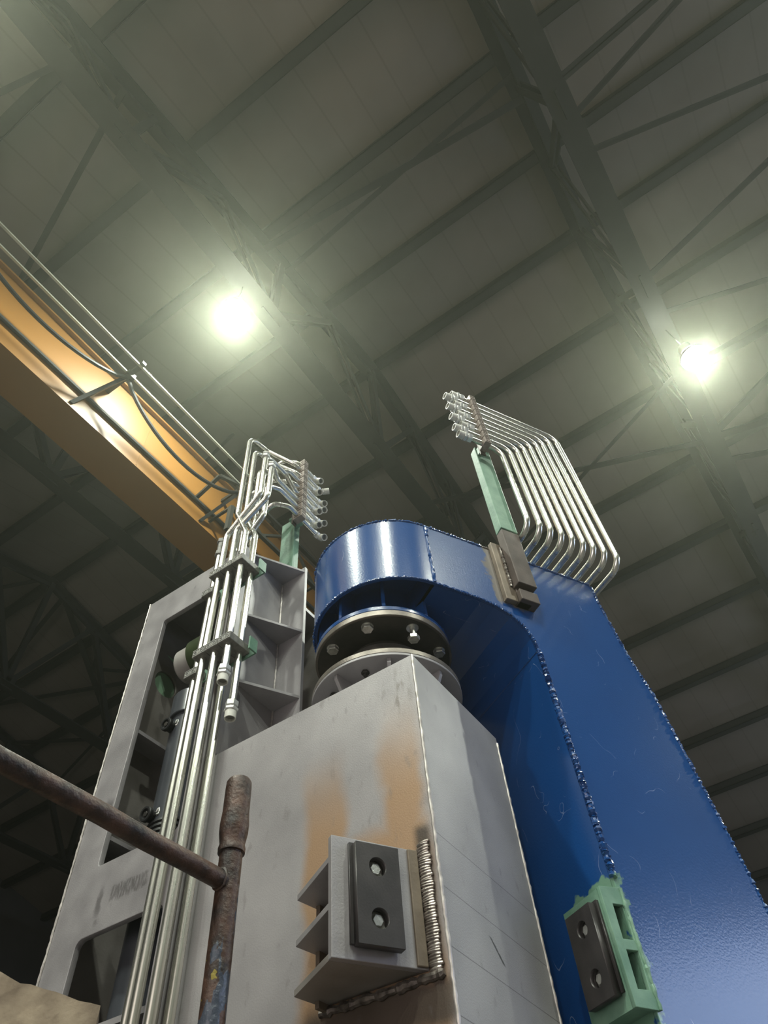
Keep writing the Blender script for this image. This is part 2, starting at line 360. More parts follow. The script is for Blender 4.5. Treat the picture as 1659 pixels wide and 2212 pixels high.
def rrect(x0, y0, x1, y1, r, seg=5):
    out = []
    for cx, cy, a0 in ((x1 - r, y0 + r, -90), (x1 - r, y1 - r, 0), (x0 + r, y1 - r, 90), (x0 + r, y0 + r, 180)):
        for k in range(seg + 1):
            a = math.radians(a0 + 90 * k / seg); out.append((cx + r * math.cos(a), cy + r * math.sin(a)))
    return out
def circ(x, y, r, n=28): return [(x + r * math.cos(2 * math.pi * k / n), y + r * math.sin(2 * math.pi * k / n)) for k in range(n)]

# ---------------------------------------------------------------- object helpers
WL = {}
def thing(name, label, cat, loc=(0, 0, 0), group=None):
    o = bpy.data.objects.new(name, None); COL.objects.link(o); o.empty_display_size = 0.1
    o.location = loc; o['label'] = label; o['category'] = cat
    if group: o['group'] = group
    WL[o.name] = Matrix.Translation(V(loc)); return o
def obj(name, bm, m, parent=None, loc=None, M=None, smooth=True, bevel=0.0, label=None):
    """bm is in world space; the object gets a parent and an origin of its own"""
    if M is None: M = Matrix.Translation(V(loc)) if loc is not None else (WL[parent.name].copy() if parent is not None else Matrix.Identity(4))
    bmesh.ops.transform(bm, matrix=M.inverted(), verts=bm.verts)
    me = bpy.data.meshes.new(name); bm.to_mesh(me); bm.free()
    me.materials.append(m)
    if smooth:
        for p in me.polygons: p.use_smooth = True
        try: me.set_sharp_from_angle(angle=math.radians(32))
        except Exception: pass
    o = bpy.data.objects.new(name, me); COL.objects.link(o)
    if parent is not None:
        o.parent = parent; o.matrix_local = WL[parent.name].inverted() @ M
    else: o.matrix_world = M
    WL[o.name] = M
    if bevel:
        b = o.modifiers.new('edge', 'BEVEL'); b.width = bevel; b.segments = 2; b.limit_method = 'ANGLE'; b.angle_limit = math.radians(50)
    if label: o['label'] = label
    return o
def tag(o, label, cat, group=None):
    o['label'] = label; o['category'] = cat
    if group: o['group'] = group
    return o
def struct(name, bm, m, smooth=False):
    o = obj(name, bm, m, smooth=smooth); o['kind'] = 'structure'; return o

# ================================================================ THE HALL
RX, RZ, SL = 4.66, 13.2, 0.25           # ridge position, ridge height (underside of purlins), slope
X0, X1, Y0, Y1 = -10.7, 20.0, -13.0, 19.3
def rz(x): return RZ - SL * abs(x - RX)
bm = new(); box(bm, X0, Y0, -0.2, X1, Y1, 0); struct('floor', bm, floor_m)
bm = new()
e = 0.17
prism(bm, [(X0 - .3, Y0, rz(X0 - .3) + e), (RX, Y0, RZ + e), (X1 + .3, Y0, rz(X1 + .3) + e), (X1 + .3, Y0, rz(X1 + .3) + e + .12), (RX, Y0, RZ + e + .12), (X0 - .3, Y0, rz(X0 - .3) + e + .12)], (0, Y1 - Y0, 0))
struct('ceiling', bm, roof_m)
def gable(y, t, holes, name):
    out = [(X0, 0), (X1, 0), (X1, rz(X1) + e), (RX, RZ + e), (X0, rz(X0) + e)]
    M = Matrix(((1, 0, 0, 0), (0, 0, -1, y), (0, 1, 0, 0), (0, 0, 0, 1)))
    bmw = flat_curve_plate(out, holes, M, t); struct(name, bmw, wall_m)
def sidewall(x, t, holes, name):
    out = [(Y0, 0), (Y1, 0), (Y1, rz(x) + e), (Y0, rz(x) + e)]
    M = Matrix(((0, 0, 1, x), (1, 0, 0, 0), (0, 1, 0, 0), (0, 0, 0, 1)))
    struct(name, flat_curve_plate(out, holes, M, t), wall_m)
def window(i, M, rects):
    """glazing panes with mullions; rects in the wall plane"""
    b1 = new(); b2 = new()
    for (a0, b0, a1, b1_) in rects:
        box(b1, a0, b0, 0.06, a1, b1_, 0.08, M)
        n = max(1, round((a1 - a0) / 1.2))
        for k in range(n + 1):
            x = a0 + (a1 - a0) * k / n; box(b2, x - .03, b0, 0.0, x + .03, b1_, 0.055, M)
        for zz in (b0, (b0 + b1_) / 2, b1_): box(b2, a0, zz - .03, 0.0, a1, zz + .03, 0.055, M)
    w = obj('window_%d' % i, b1, win_e, smooth=False); w['kind'] = 'structure'
    obj('window_frame', b2, roof_steel, w, smooth=False)
wY = [(3.6, 4.3, 14.0, 7.3)]
rect = lambda r: [(r[0], r[1]), (r[2], r[1]), (r[2], r[3]), (r[0], r[3])]
gable(Y0, 0.2, [rect(wY[0])], 'wall_right')
gable(Y1 + 0.2, 0.2, [], 'wall_left')
wX = [(-11.0, 5.2, -2.0, 6.2)]
sidewall(X1, 0.2, [rect(wX[0])], 'wall_far')
sidewall(X0 - 0.2, 0.2, [[(-5.0, .05), (4.0, .05), (4.0, 6.0), (-5.0, 6.0)]], 'wall_back')
bm = new(); box(bm, X0 - .16, -5.0, .05, X0 - .14, 4.0, 6.0); dr = struct('fill_panel_1', bm, fill_m)  # unseen glowing panel, added in the back wall as fill light
bm = new()
for k in range(7): box(bm, X0 - .13, -5 + 1.5 * k - .03, .05, X0 - .06, -5 + 1.5 * k + .03, 6.0)
obj('fill_panel_bars', bm, roof_steel, dr, smooth=False)
MY = Matrix(((1, 0, 0, 0), (0, 0, -1, Y0), (0, 1, 0, 0), (0, 0, 0, 1)))
MX = Matrix(((0, 0, 1, X1), (1, 0, 0, 0), (0, 1, 0, 0), (0, 0, 0, 1)))
window(1, MY, wY); window(2, MX, wX)

# purlins (C sections along Y)
anchors = {0: 'at the roof ridge'}
words = ['', 'first', 'second', 'third', 'fourth', 'fifth', 'sixth', 'seventh', 'eighth', 'ninth', 'tenth']
for n in range(-9, 11):
    x = RX + 1.5 * n; z = rz(x); bm = new()
    box(bm, x - .08, Y0, z + .14, x + .08, Y1, z + .155); box(bm, x - .08, Y0, z, x + .08, Y1, z + .015)
    box(bm, x - .08, Y0, z, x - .068, Y1, z + .155); box(bm, x + .068, Y0, z, x + .08, Y1, z + .03)
    o = obj('roof_purlin', bm, roof_steel, loc=(x, 0, z), smooth=False)
    side = 'far slope, towards the lower right' if n > 0 else 'near slope, towards the upper left'
    lab = 'long dark roof purlin running along the ridge' if n == 0 else 'long dark roof purlin, %s below the ridge on the %s' % (words[abs(n)], side)
    tag(o, lab, 'roof beam', 'purlins under the roof panels')

# trusses
TY = [-10.0, -5.81, -1.62, 2.56, 6.74, 10.9, 15.1]
BZ = 10.42
tlabel = ['beyond the right edge, nearest the daylit wall', 'second outside the right edge', 'passing behind the right-hand lamp', 'passing behind the left-hand lamp',
          'just left of the orange crane girder', 'crossing the dark lower left, nearer of two', 'deepest in the dark lower left corner']
for k, ty in enumerate(TY):
    t = thing('roof_truss', 'dark steel roof truss of angle sections ' + tlabel[k], 'roof truss', (RX, ty, BZ), 'roof trusses across the hall')
    bm = new()
    for sx in (-1, 1):
        xe = X0 if sx < 0 else X1
        for (a0, a1, c0, c1) in ((-.15, .15, -.02, 0.0), (-.016, .016, -.13, -.02)):
            p = [(RX, ty + a0, RZ + c0), (RX, ty + a1, RZ + c0), (RX, ty + a1, RZ + c1), (RX, ty + a0, RZ + c1)]
            prism(bm, p, (xe - RX, 0, rz(xe) - RZ))
    obj('top_chord', bm, roof_steel, t, smooth=False)
    bm = new(); box(bm, X0 + 1.5, ty - .14, BZ, X1 - 1.5, ty + .14, BZ + .02); box(bm, X0 + 1.5, ty - .016, BZ + .02, X1 - 1.5, ty + .016, BZ + .13)
    obj('bottom_chord', bm, roof_steel, t, smooth=False)
    def web(xa, za, xb, zb, w=.05):
        b = new(); d = norm(V((xb - xa, 0, zb - za))); nrm = V((-d.z, 0, d.x)) * w
        for yo in (-.055, .025): 
            prism(b, [V((xa, ty + yo, za)) - nrm, V((xa, ty + yo + .03, za)) - nrm, V((xa, ty + yo + .03, za)) + nrm, V((xa, ty + yo, za)) + nrm], (xb - xa, 0, zb - za))
        obj('web_member', b, roof_steel, t, smooth=False)
    def plate(x, z):
        b = new(); box(b, x - .17, ty - .014, z - .13, x + .17, ty + .014, z + .13); obj('gusset_plate', b, roof_steel, t, smooth=False)
    for sx in (-1, 1):
        for j in range(0, 6):
            x = RX + sx * 3.0 * j * 0.8333; xn = RX + sx * 3.0 * (j + 1) * 0.8333; xm = (x + xn) / 2
            if abs(xn - RX) > 13: break
            if j or sx > 0: web(x, BZ + .02, x, rz(x) - .03); plate(x, BZ + .1)
            web(x, BZ + .03, xm, rz(xm) - .04); web(xm, rz(xm) - .04, xn, BZ + .03); plate(xm, rz(xm) - .1)

# bracing rods between the trusses
def rod(a, b, w, lab, cat='brace'):
    bm = new(); a, b = V(a), V(b); d = norm(b - a); s = norm(d.cross(V((0, 0, 1)))) * w / 2; u = V((0, 0, .012))
    prism(bm, [a - s, a + s, a + s + u, a - s + u], b - a); s2 = s * .12; u2 = V((0, 0, w * .8))
    prism(bm, [a - s2, a + s2, a + s2 + u2, a - s2 + u2], b - a)
    tag(obj('bracing_angle', bm, roof_steel, loc=tuple(a), smooth=False), lab, cat, 'bracing between the roof trusses')
T0, T1, T2, T3, T4, T5 = TY[1], TY[2], TY[3], TY[4], TY[5], TY[6]
zb = BZ + .03
R_ = lambda x, y: (x, y, rz(x) - .05)
rods = [((1.95, T1, zb), (1.60, T0, zb), .10, 'steel bracing angle leaving the right-hand truss at the top, steepest but one'),
        ((2.37, T1, zb), (1.34, T0, zb), .07, 'thin bracing angle rising steeply right of the top truss joint'),
        ((2.77, T1, zb), (3.77, T0, zb), .07, 'thin bracing angle running almost level to the upper right edge'),
        ((4.62, T1, zb), (3.50, T0, zb), .08, 'bracing angle meeting the right-hand truss above the right lamp from the upper right'),
        ((5.14, T1, zb), (6.4, T0, zb), .07, 'bracing angle just above the right lamp, running to the right edge'),
        ((7.46, T1, zb), (5.6, T0, zb), .13, 'wide bracing angle below the right lamp rising to the right edge'),
        ((7.5, T1, zb), (8.6, T0, zb), .12, 'bracing angle below the right lamp, middle of three at one joint'),
        ((8.0, T1, zb), (9.9, T0, zb), .09, 'thin bracing angle below the right lamp, lowest of three at one joint'),
        ((7.54, T1, zb), (5.9, T2, zb), .09, 'bracing angle running left of the truss below the right lamp, behind the bent pipes'),
        ((6.1, T1, zb), (7.9, T2, zb), .06, 'thin bracing angle crossing another beside the bent pipes on the right'),
        (R_(1.97, T1), R_(2.28, T2), .07, 'thin roof bracing left of the right-hand truss, upper one of a crossing pair'),
        (R_(2.32, T1), R_(1.8, T2), .10, 'roof bracing left of the right-hand truss, lower one of a crossing pair'),
        (R_(-1.28, T2), R_(-2.3, T3), .07, 'roof bracing at the left edge of the picture, uppermost'),
        (R_(-.78, T2), R_(.35, T3), .08, 'roof bracing dropping steeply to the crane rails at upper left'),
        (R_(5.0, T4), R_(9.5, 13.3), .13, 'thick bracing angle in the dark left area leaning down towards the grey column'),
        (R_(5.0, T4), R_(6.0, T5), .10, 'bracing angle in the dark left area falling to the left edge'),
        (R_(6.0, T5), R_(7.5, T4), .10, 'bracing angle in the dark left area, nearly level, ending at the grey column'),
        (R_(6.1, T4), R_(6.75, 11.75), .08, 'short bracing angle hanging from the dark left truss'),
        (R_(6.7, 11.7), R_(8.6, 9.0), .08, 'short bracing angle reaching behind the grey column'),
        (R_(8.0, 12.3), R_(8.7, T5), .07, 'thin bracing angle low in the dark left area'),
        (R_(7.2, T5), R_(9.3, T4), .09, 'level bracing angle above the rusty rail, in the dark left area'),
        (R_(4.4, T4), R_(3.0, 13.5), .09, 'bracing angle running to the left edge from the dark truss joint'),
        (R_(4.58, 8.0), R_(4.11, 5.3), .06, 'thin roof bracing behind the orange crane girder')]
for r_ in rods: rod(*r_)

# high bay lamps
def lamp(loc, label):
    x, y, z = loc
    t = thing('high_bay_lamp', label, 'lamp', loc, 'high bay lamps')
    bm = new(); lathe(bm, (x, y, z), (0, 0, 1), [(.168, 0), (.175, .0), (.172, .03), (.14, .10), (.09, .15), (.085, .15), (.135, .095), (.162, .03)], 40, closed=True); obj('reflector', bm, lampbody, t)
    bm = new(); lathe(bm, (x, y, z + .012), (0, 0, 1), [(0, -.012), (.06, -.011), (.12, -.006), (.160, 0.0), (.155, .01), (0, .01)], 40); obj('lens', bm, lens_e, t)
    bm = new(); lathe(bm, (x, y, z + .15), (0, 0, 1), [(0, 0), (.085, 0), (.085, .16), (.06, .19), (0, .19)], 24); obj('driver_housing', bm, lampbody, t)
    bm = new(); sweep(bm, [(x, y, z + .33), (x, y, BZ)], .008, 8); obj('hanging_rod', bm, roof_steel, t)
    d = bpy.data.lights.new('lamp_light', 'SPOT'); d.energy = LAMP_W; d.color = LAMP_COL; d.spot_size = math.radians(165); d.spot_blend = 0.6; d.shadow_soft_size = .15
    lo = bpy.data.objects.new('lamp_light', d); COL.objects.link(lo); lo.parent = t; lo.location = (0, 0, -.03)
    d2 = bpy.data.lights.new('roof_fill_light', 'POINT'); d2.energy = ROOF_FILL; d2.color = LAMP_COL; d2.shadow_soft_size = .1  # added fill for a soft halo on the roof
    l2 = bpy.data.objects.new('roof_fill_light', d2); COL.objects.link(l2); l2.parent = t; l2.location = (0, 0, .55)
    return t
lamp((1.66, 2.60, 9.5), 'glowing round high bay lamp on the left, above the bent pipes')
lamp((5.41, -1.64, 9.5), 'glowing round high bay lamp near the right edge')
lamp((-2.6, -1.64, 9.5), 'round high bay lamp above and behind the viewer')
lamp((1.2, -5.81, 9.5), 'round high bay lamp outside the right edge, near row')
lamp((-6.0, 2.6, 9.5), 'round high bay lamp far behind the viewer')
lamp((-3.0, -5.81, 9.5), 'round high bay lamp behind the viewer to the right')
lamp((-2.6, 2.6, 9.5), 'added round high bay lamp behind the viewer, left row')  # extra lamp, added to brighten the frame's left face
lamp((-5.2, -1.64, 9.5), 'added round high bay lamp further behind the viewer, middle row')  # also added for more light on the left face
lamp((9.5, -5.81, 9.5), 'round high bay lamp outside the right edge, far row')

# ================================================================ OVERHEAD CRANE
cr = thing('overhead_crane', 'orange box girder of an overhead travelling crane crossing behind the grey frame on the left', 'crane', (4.0, 4.16, 7.84))
bm = new(); box(bm, -3.5, 3.95, 7.84, 19.2, 4.38, 8.86); obj('box_girder', bm, orange, cr, smooth=False)
bm = new(); box(bm, -3.5, 3.90, 8.86, 19.2, 4.43, 8.89); obj('top_flange', bm, orange, cr, smooth=False)
bm = new(); sweep(bm, [(-3.5, 3.925, 8.13), (19.0, 3.925, 8.13)], .024, 8); obj('conduit', bm, roof_steel, cr, label='thin dark conduit along the girder side')
bm = new(); box(bm, 1.93, 3.946, 7.86, 1.945, 3.95, 8.84); obj('weld_seam', bm, orange, cr)
bm = new()
for yy in (3.44, 3.60): box(bm, -3.5, yy - .012, 8.5, 3.3, yy + .012, 8.52)
tr_ = obj('cable_track', bm, track_m, cr, smooth=False, label='pair of pale galvanised cable tracks')
for xx in (-.62, 1.32, 3.12):
    bm = new(); box(bm, xx - .025, 3.40, 8.52, xx + .025, 3.95, 8.57); prism(bm, [(xx - .02, 3.58, 8.5), (xx + .02, 3.58, 8.5), (xx + .02, 3.63, 8.5), (xx - .02, 3.63, 8.5)], (-.25, .35, -.62))
    box(bm, xx - .05, 3.56, 8.44, xx + .05, 3.64, 8.52); obj('track_bracket', bm, roof_steel, cr, smooth=False)
# small lattice walkway carried on the girder's near side
bm = new()
def bar(bm, a, b, w=.03):
    a, b = V(a), V(b); d = norm(b - a); u, v = frame_of(d); u *= w / 2; v *= w / 2
    prism(bm, [a - u - v, a + u - v, a + u + v, a - u + v], b - a)
WX = [3.0 + .5 * i for i in range(16)]
for zz in (8.02, 8.5): bar(bm, (3.0, 3.62, zz), (10.5, 3.62, zz), .045)
for i, x in enumerate(WX[:-1]): bar(bm, (x, 3.62, 8.02 if i % 2 else 8.5), (x + .5, 3.62, 8.5 if i % 2 else 8.02)); bar(bm, (x, 3.62, 8.02), (x, 3.95, 8.02))
bar(bm, (2.75, 3.62, 8.35), (3.0, 3.62, 8.5), .04); bar(bm, (2.75, 3.62, 8.35), (2.75, 3.95, 8.2), .04); bar(bm, (3.0, 3.62, 8.02), (3.0, 3.62, 7.6), .05); bar(bm, (3.3, 3.62, 8.02), (3.0, 3.62, 7.6), .04)
obj('walkway_lattice', bm, roof_steel, cr, smooth=False, label='dark lattice of a small walkway truss')
def loop(xa, xb, depth, n=18):
    return [(xa + (xb - xa) * k / n, 3.62, 8.47 - depth * (1 - (2 * k / n - 1) ** 2) ** .8) for k in range(n + 1)]
for xa, xb, dp, lab in ((-.62, 1.32, .42, 'black festoon cable loop hanging from the crane track, upper left one'), (1.32, 3.12, .50, 'black festoon cable loop hanging from the crane track, nearer the bent pipes'), (-2.6, -.62, .42, 'black festoon cable loop cut by the left edge')):
    bm = new(); sweep(bm, loop(xa, xb, dp), .022, 8); tag(obj('festoon_cable', bm, rubber, loc=(xa, 3.62, 8.47)), lab, 'cable', 'festoon cables under the crane track')

# ================================================================ GREY MACHINE FRAME
gm = thing('machine_frame', 'bare grey steel machine frame with a tall box tower, open window frame and V-shaped gussets', 'machine frame', (1.3, 0.69, 0))
# tower box
bm = new(); box(bm, 1.3, .69, 0, 1.79, 1.435, 2.93)
tw = obj('tower_box', bm, tower_m, gm, smooth=False)
bm = new(); bead(bm, [(1.3, .69, 2.93), (1.3, .69, 1.2)], .0045, .01, .2); bead(bm, [(1.788, .69, 2.91), (1.788, .69, 1.2)], .004, .01, .2)
obj('corner_weld', bm, joint_line, tw, label='bright ground weld along the tower corners')
# window frame front plate (local x = Y, local y = z)
M = Matrix(((0, 0, 1, 1.3), (1, 0, 0, 0), (0, 1, 0, 0), (0, 0, 0, 1)))
wf = flat_curve_plate([(1.437, .0), (1.985, .0), (1.985, 3.97), (1.42, 3.97), (1.42, 2.94), (1.437, 2.94)],
                      [rrect(1.53, 2.735, 1.862, 3.79, .012), rrect(1.53, 2.00, 1.866, 2.527, .022)], M, .02)
fp = obj('front_plate', wf, front_m, gm, smooth=False, bevel=.0015)
bm = new(); bead(bm, [(1.298, 1.987, 3.97), (1.298, 1.987, 1.6)], .0035, .012, .25); obj('edge_weld', bm, joint_line, fp)
def bx(*a): b = new(); box(b, *a); return b
obj('side_plate', bx(1.32, 1.965, 0, 1.95, 1.985, 3.97), steel_in, gm, smooth=False)
obj('side_plate', bx(1.32, 1.43, 2.94, 1.566, 1.447, 3.97), steel, gm, smooth=False, bevel=.001)
obj('closing_back_plate', bx(1.95, 1.30, 0, 1.97, 1.985, 3.97), steel_in, gm, smooth=False)  # added behind the windows to keep the frame's inside dark
obj('top_plate', bx(1.32, 1.445, 3.95, 1.95, 1.965, 3.97), steel, gm, smooth=False)  # added lid that shuts light out of the frame
obj('angle_plate', bx(1.556, 1.303, 2.94, 1.572, 1.447, 3.985), steel, gm, smooth=False, bevel=.001)
obj('rear_side_plate', bx(1.70, 1.30, 2.94, 1.95, 1.316, 3.95), steel_in, gm, smooth=False)
obj('rear_side_plate', bx(1.70, 1.22, 2.94, 1.716, 1.303, 3.75), brown_steel, gm, smooth=False)
bm = new(); bead(bm, [(1.553, 1.427, 3.94), (1.553, 1.427, 2.95)], .0035, .012, .25); obj('corner_weld', bm, joint_line, gm)
for zz in (3.95, 3.585, 3.255):
    bm = new(); prism(bm, [(1.325, 1.43, zz), (1.556, 1.305, zz), (1.556, 1.43, zz)], (0, 0, .012)); obj('triangular_gusset', bm, steel, gm, smooth=False, bevel=.001)
for zz in (3.235, 2.83):
    obj('shelf_plate', bx(1.32, 1.864, zz, 1.95, 1.965, zz + .014), steel, gm, smooth=False)
# lug plate with a round hole, sloping top (local x = X, y = z)
M = Matrix(((1, 0, 0, 0), (0, 0, 1, 1.948), (0, 1, 0, 0), (0, 0, 0, 1)))
lug = flat_curve_plate([(1.325, 2.2), (1.75, 2.2), (1.75, 3.60), (1.587, 3.66), (1.40, 3.745), (1.325, 3.78)], [circ(1.452, 3.59, .060)], M, .014)
obj('lug_plate', lug, steel_in, gm, smooth=False)
obj('inner_lining', bx(1.33, 1.9625, 3.4, 1.7, 1.9645, 3.75), green_in, gm, smooth=False, label='pale green primed plate seen through the round hole')
obj('inner_partition', bx(1.86, 1.45, 0, 1.875, 1.96, 3.95), steel_in, gm, smooth=False)
obj('inner_partition', bx(1.33, 1.56, 2.29, 1.86, 1.96, 2.305), steel, gm, smooth=False)

# pedestal ring on the tower
AX = (1.604, .966)
bm = new(); ring(bm, (*AX, 3.077), (0, 0, 1), .10, .25, .010, 96); pr = obj('pedestal_flange', bm, steel, gm, bevel=.0015)
bm = new(); ring(bm, (*AX, 3.0885), (0, 0, 1), .10, .2495, .018, 96); obj('gasket_ring', bm, flange_m, pr, bevel=.001, label='rusty machined ring on the flange')
bm = new(); ring(bm, (*AX, 2.93), (0, 0, 1), .10, .12, .147, 48); obj('pedestal_tube', bm, steel, gm)
for k in range(8):
    a = math.radians(170 + 45 * k); d = V((math.cos(a), math.sin(a), 0)); s = V((-d.y, d.x, 0)) * .006; c0 = V((*AX, 0))
    bm = new(); prism(bm, [c0 + d * .118 - s + V((0, 0, 2.932)), c0 + d * .16 - s + V((0, 0, 2.932)), c0 + d * .235 - s + V((0, 0, 3.06)), c0 + d * .235 - s + V((0, 0, 3.077)), c0 + d * .118 - s + V((0, 0, 3.077))], s * 2)
    obj('pedestal_rib', bm, steel, gm, smooth=False)
    a2 = a + math.radians(22.5); q = c0 + V((math.cos(a2), math.sin(a2), 0)) * .19
    bm = new(); hexa(bm, q + V((0, 0, 3.077)), q + V((0, 0, 3.066)), .013); cyl(bm, q + V((0, 0, 3.068)), q + V((0, 0, 3.058)), .007, 14)
    obj('pedestal_bolt', bm, zinc if k == 3 else flange_dark, gm)

# --- stop bracket on the tower: aligned with the swing arm
AZ = math.radians(-29.6)
W_ = V((math.cos(AZ), math.sin(AZ), 0)); N_ = V((W_.y, -W_.x, 0))
A0 = V((1.3, .738, 0))
def Q(s, dl, z): return A0 + W_ * s + N_ * dl + V((0, 0, z))
def qbox(bm, s0, s1, d0, d1, z0, z1):
    prism(bm, [Q(s0, d0, z0), Q(s1, d0, z0), Q(s1, d1, z0), Q(s0, d1, z0)], (0, 0, z1 - z0))
bm = new(); qbox(bm, -.205, 0.0, -.016, 0, 2.153, 2.386)
sb = obj('stop_bracket', bm, steel, gm, smooth=False, bevel=.0015)
for zz in (2.335, 2.243, 2.153):
    bm = new(); E_ = Q(-.204, -.016, zz); F_ = E_ + (-N_) * .17
    prism(bm, [Q(-.01, -.016, zz), E_, F_, V((1.3, F_.y - .01, zz)), V((1.3, .75, zz))], (0, 0, .012)); obj('bracket_rib', bm, steel_in if zz < 2.2 else steel, sb, smooth=False, bevel=.0008)
bm = new(); prism(bm, [V((1.3, .985, 2.14)), V((1.262, .985, 2.14)), V((1.262, .975, 2.14)), V((1.3, .975, 2.14))], (0, 0, .225)); obj('bracket_back_plate', bm, heat_steel, sb, smooth=False)
bm = new(); qbox(bm, -.028, -.004, -.001, .006, 2.156, 2.384); obj('ground_strip', bm, heat_steel, sb, smooth=False, bevel=.002)
def wear_pad(bmf, parent, fr, s0, s1, d0, z0, z1, holes, name='wear_pad'):
    """two-layer pad with counterbored bolts; fr maps (s, depth, z) to world"""
    Mx = Matrix.Identity(4); o = fr(0, 0, 0); a = fr(1, 0, 0) - o; b = V((0, 0, 1)); c = fr(0, 1, 0) - o
    for i in range(3): Mx[i][0], Mx[i][1], Mx[i][2], Mx[i][3] = a[i], b[i], c[i], o[i]
    e = .006; hl = [circ(h, z, .0195) for h, z in holes]
    M1 = Mx @ Matrix.Translation((0, 0, d0)); M2 = Mx @ Matrix.Translation((0, 0, d0 + .008))
    pd = obj(name, flat_curve_plate([(s0, z0), (s1, z0), (s1, z1), (s0, z1)], hl, M2, .020), wear_m, parent, smooth=False)
    q = flat_curve_plate([(s0 - e, z0 + e), (s1 - e, z0 + e), (s1 - e, z1 + e), (s0 - e, z1 + e)], [], M1, .008)
    obj('shim_plate', q, wear_m, parent, smooth=False)
    for h, z in holes:
        bm = new(); p = fr(h, d0 + .0085, z); n = (fr(0, 1, 0) - fr(0, 0, 0)); ring(bm, p, n, .010, .0192, .001, 28); 
        hexa(bm, p, p + n * .010, .0122, .1); obj('wear_pad_bolt', bm, zinc, parent)
wear_pad(None, sb, lambda s, d, z: Q(s, d, z), -.162, -.064, .0, 2.172, 2.366, [(-.114, 2.320), (-.114, 2.221)])
# weld beads of the bracket
bm = new()
yy = .722
for i in range(46):
    z = 2.145 + i * .0056; w = .017 + random.uniform(-.002, .002)
    p = V((1.2975, yy + random.uniform(-.0015, .0015), z))
    lathe(bm, p - V((0, w, -.0015)), V((0, 1, .12 * random.uniform(-1, 1))), [(0, 0), (.0035, .003), (.0052, w * .6), (.0056, w), (.005, w * 1.5), (.003, w * 1.9), (0, 2 * w)], 8)
obj('vertical_weld', bm, weld_m, sb, label='wide rippled silvery weld bead')
bm = new(); bead(bm, [(1.297, .705, 2.142), (1.296, .80, 2.140), (1.297, 1.0, 2.143)], .0085, .008, .3); obj('bottom_weld', bm, weld_dark, sb, label='blackened weld under the bracket')

# --- green hose post standing on the left gusset
def post_left():
    bm = new(); z0, z1 = 3.962, 4.34
    box(bm, 1.515, 1.345, z0, 1.523, 1.425, z1); box(bm, 1.523, 1.345, z0, 1.552, 1.353, z1)
    box(bm, 1.47, 1.300, 4.27, 1.53, 1.345, 4.285); return bm
obj('hose_post', post_left(), green, gm, smooth=False, bevel=.001, label='green primed angle post on the top gusset')

# ================================================================ BLUE SWING ARM
C_ = V((1.63, .926, 0)); RN = .295
ARM = Matrix.Identity(4)
# arm space: x = s along the arm, y = depth behind the near side plate, z up
for i in range(3):
    ARM[i][0] = W_[i]; ARM[i][1] = -N_[i]; ARM[i][2] = (0, 0, 1)[i]
_o = C_ + N_ * RN
for i in range(3): ARM[i][3] = _o[i]
def A(s, dl, z): return C_ + W_ * s + N_ * (RN + dl) + V((0, 0, z))   # dl > 0 is towards the viewer
sa = thing('swing_arm', 'glossy blue painted C-shaped swing arm with rounded nose above the bolted flange', 'machine arm', tuple(C_))
def aobj(name, bm, m, parent=None, **k): return obj(name, bm, m, parent or sa, M=ARM, **k)
ZT, ZBm = 3.708, 3.384
inner = [(0.0, ZBm), (.121, 3.384), (.2, 3.381), (.253, 3.371), (.315, 3.346), (.355, 3.306), (.378, 3.262), (.387, 3.205), (.387, 0.0)]
outer = [(.955, 0.0), (.945, 1.6), (.93, 2.2), (.912, 2.55), (.893, 2.85), (.868, 3.15), (.828, 3.33), (.812, 3.46), (.797, 3.60), (.795, 3.685), (.782, ZT), (0.0, ZT)]
prof = inner + outer
for nm, off in (('near_side_plate', 0.0), ('far_side_plate', -2 * RN + .012)):
    bm = new(); prism(bm, [A(s, off, z) for s, z in prof], -N_ * .012); aobj(nm, bm, blue, smooth=False, bevel=.0015)
# nose: half cylinder band
bm = new(); n = 40
for r in (RN, RN - .012): pass
va = []
for k in range(n + 1):
    t = math.pi * k / n; d = N_ * math.cos(t) - W_ * math.sin(t)
    va.append([bm.verts.new(C_ + d * r + V((0, 0, z))) for r, z in ((RN, ZBm), (RN, ZT), (RN - .012, ZT), (RN - .012, ZBm))])
for a, b in zip(va, va[1:]):
    for j in range(4): bm.faces.new((a[j], b[j], b[(j + 1) % 4], a[(j + 1) % 4]))
bm.faces.new(va[0]); bm.faces.new(va[-1][::-1]); bmesh.ops.recalc_face_normals(bm, faces=bm.faces)
aobj('nose_band', bm, blue)
# underside plate following the inner profile, and top plate, back plate
bm = new()
w0 = -.012; w1 = -2 * RN + .012
pl = inner; off = [(s + (.010 if i >= 7 else .004 if i > 3 else 0), z + (.012 if i < 7 else 0)) for i, (s, z) in enumerate(pl)]
for (a, b), (c, d) in zip(zip(pl, pl[1:]), zip(off, off[1:])):
    prism(bm, [A(a[0], w0, a[1]), A(b[0], w0, b[1]), A(d[0], w0, d[1]), A(c[0], w0, c[1])], N_ * (w1 - w0))
aobj('inner_cover_plate', bm, blue)
bm = new(); pts = []
for k in range(n + 1):
    t = math.pi * k / n; d = N_ * math.cos(t) - W_ * math.sin(t); pts.append(C_ + d * (RN - .006) + V((0, 0, ZBm + .10)))
prism(bm, pts + [A(.2, w1, ZBm + .1), A(.2, w0, ZBm + .1)][0:2], (0, 0, .012)); aobj('nose_soffit_plate', bm, blue, smooth=False)
bm = new(); prism(bm, [A(0, w0, ZBm + .0), A(.012, w0, ZBm), A(.012, w0, ZBm + .10), A(0, w0, ZBm + .10)], N_ * (w1 - w0)); aobj('soffit_step_plate', bm, blue, smooth=False)
bm = new(); pts = []
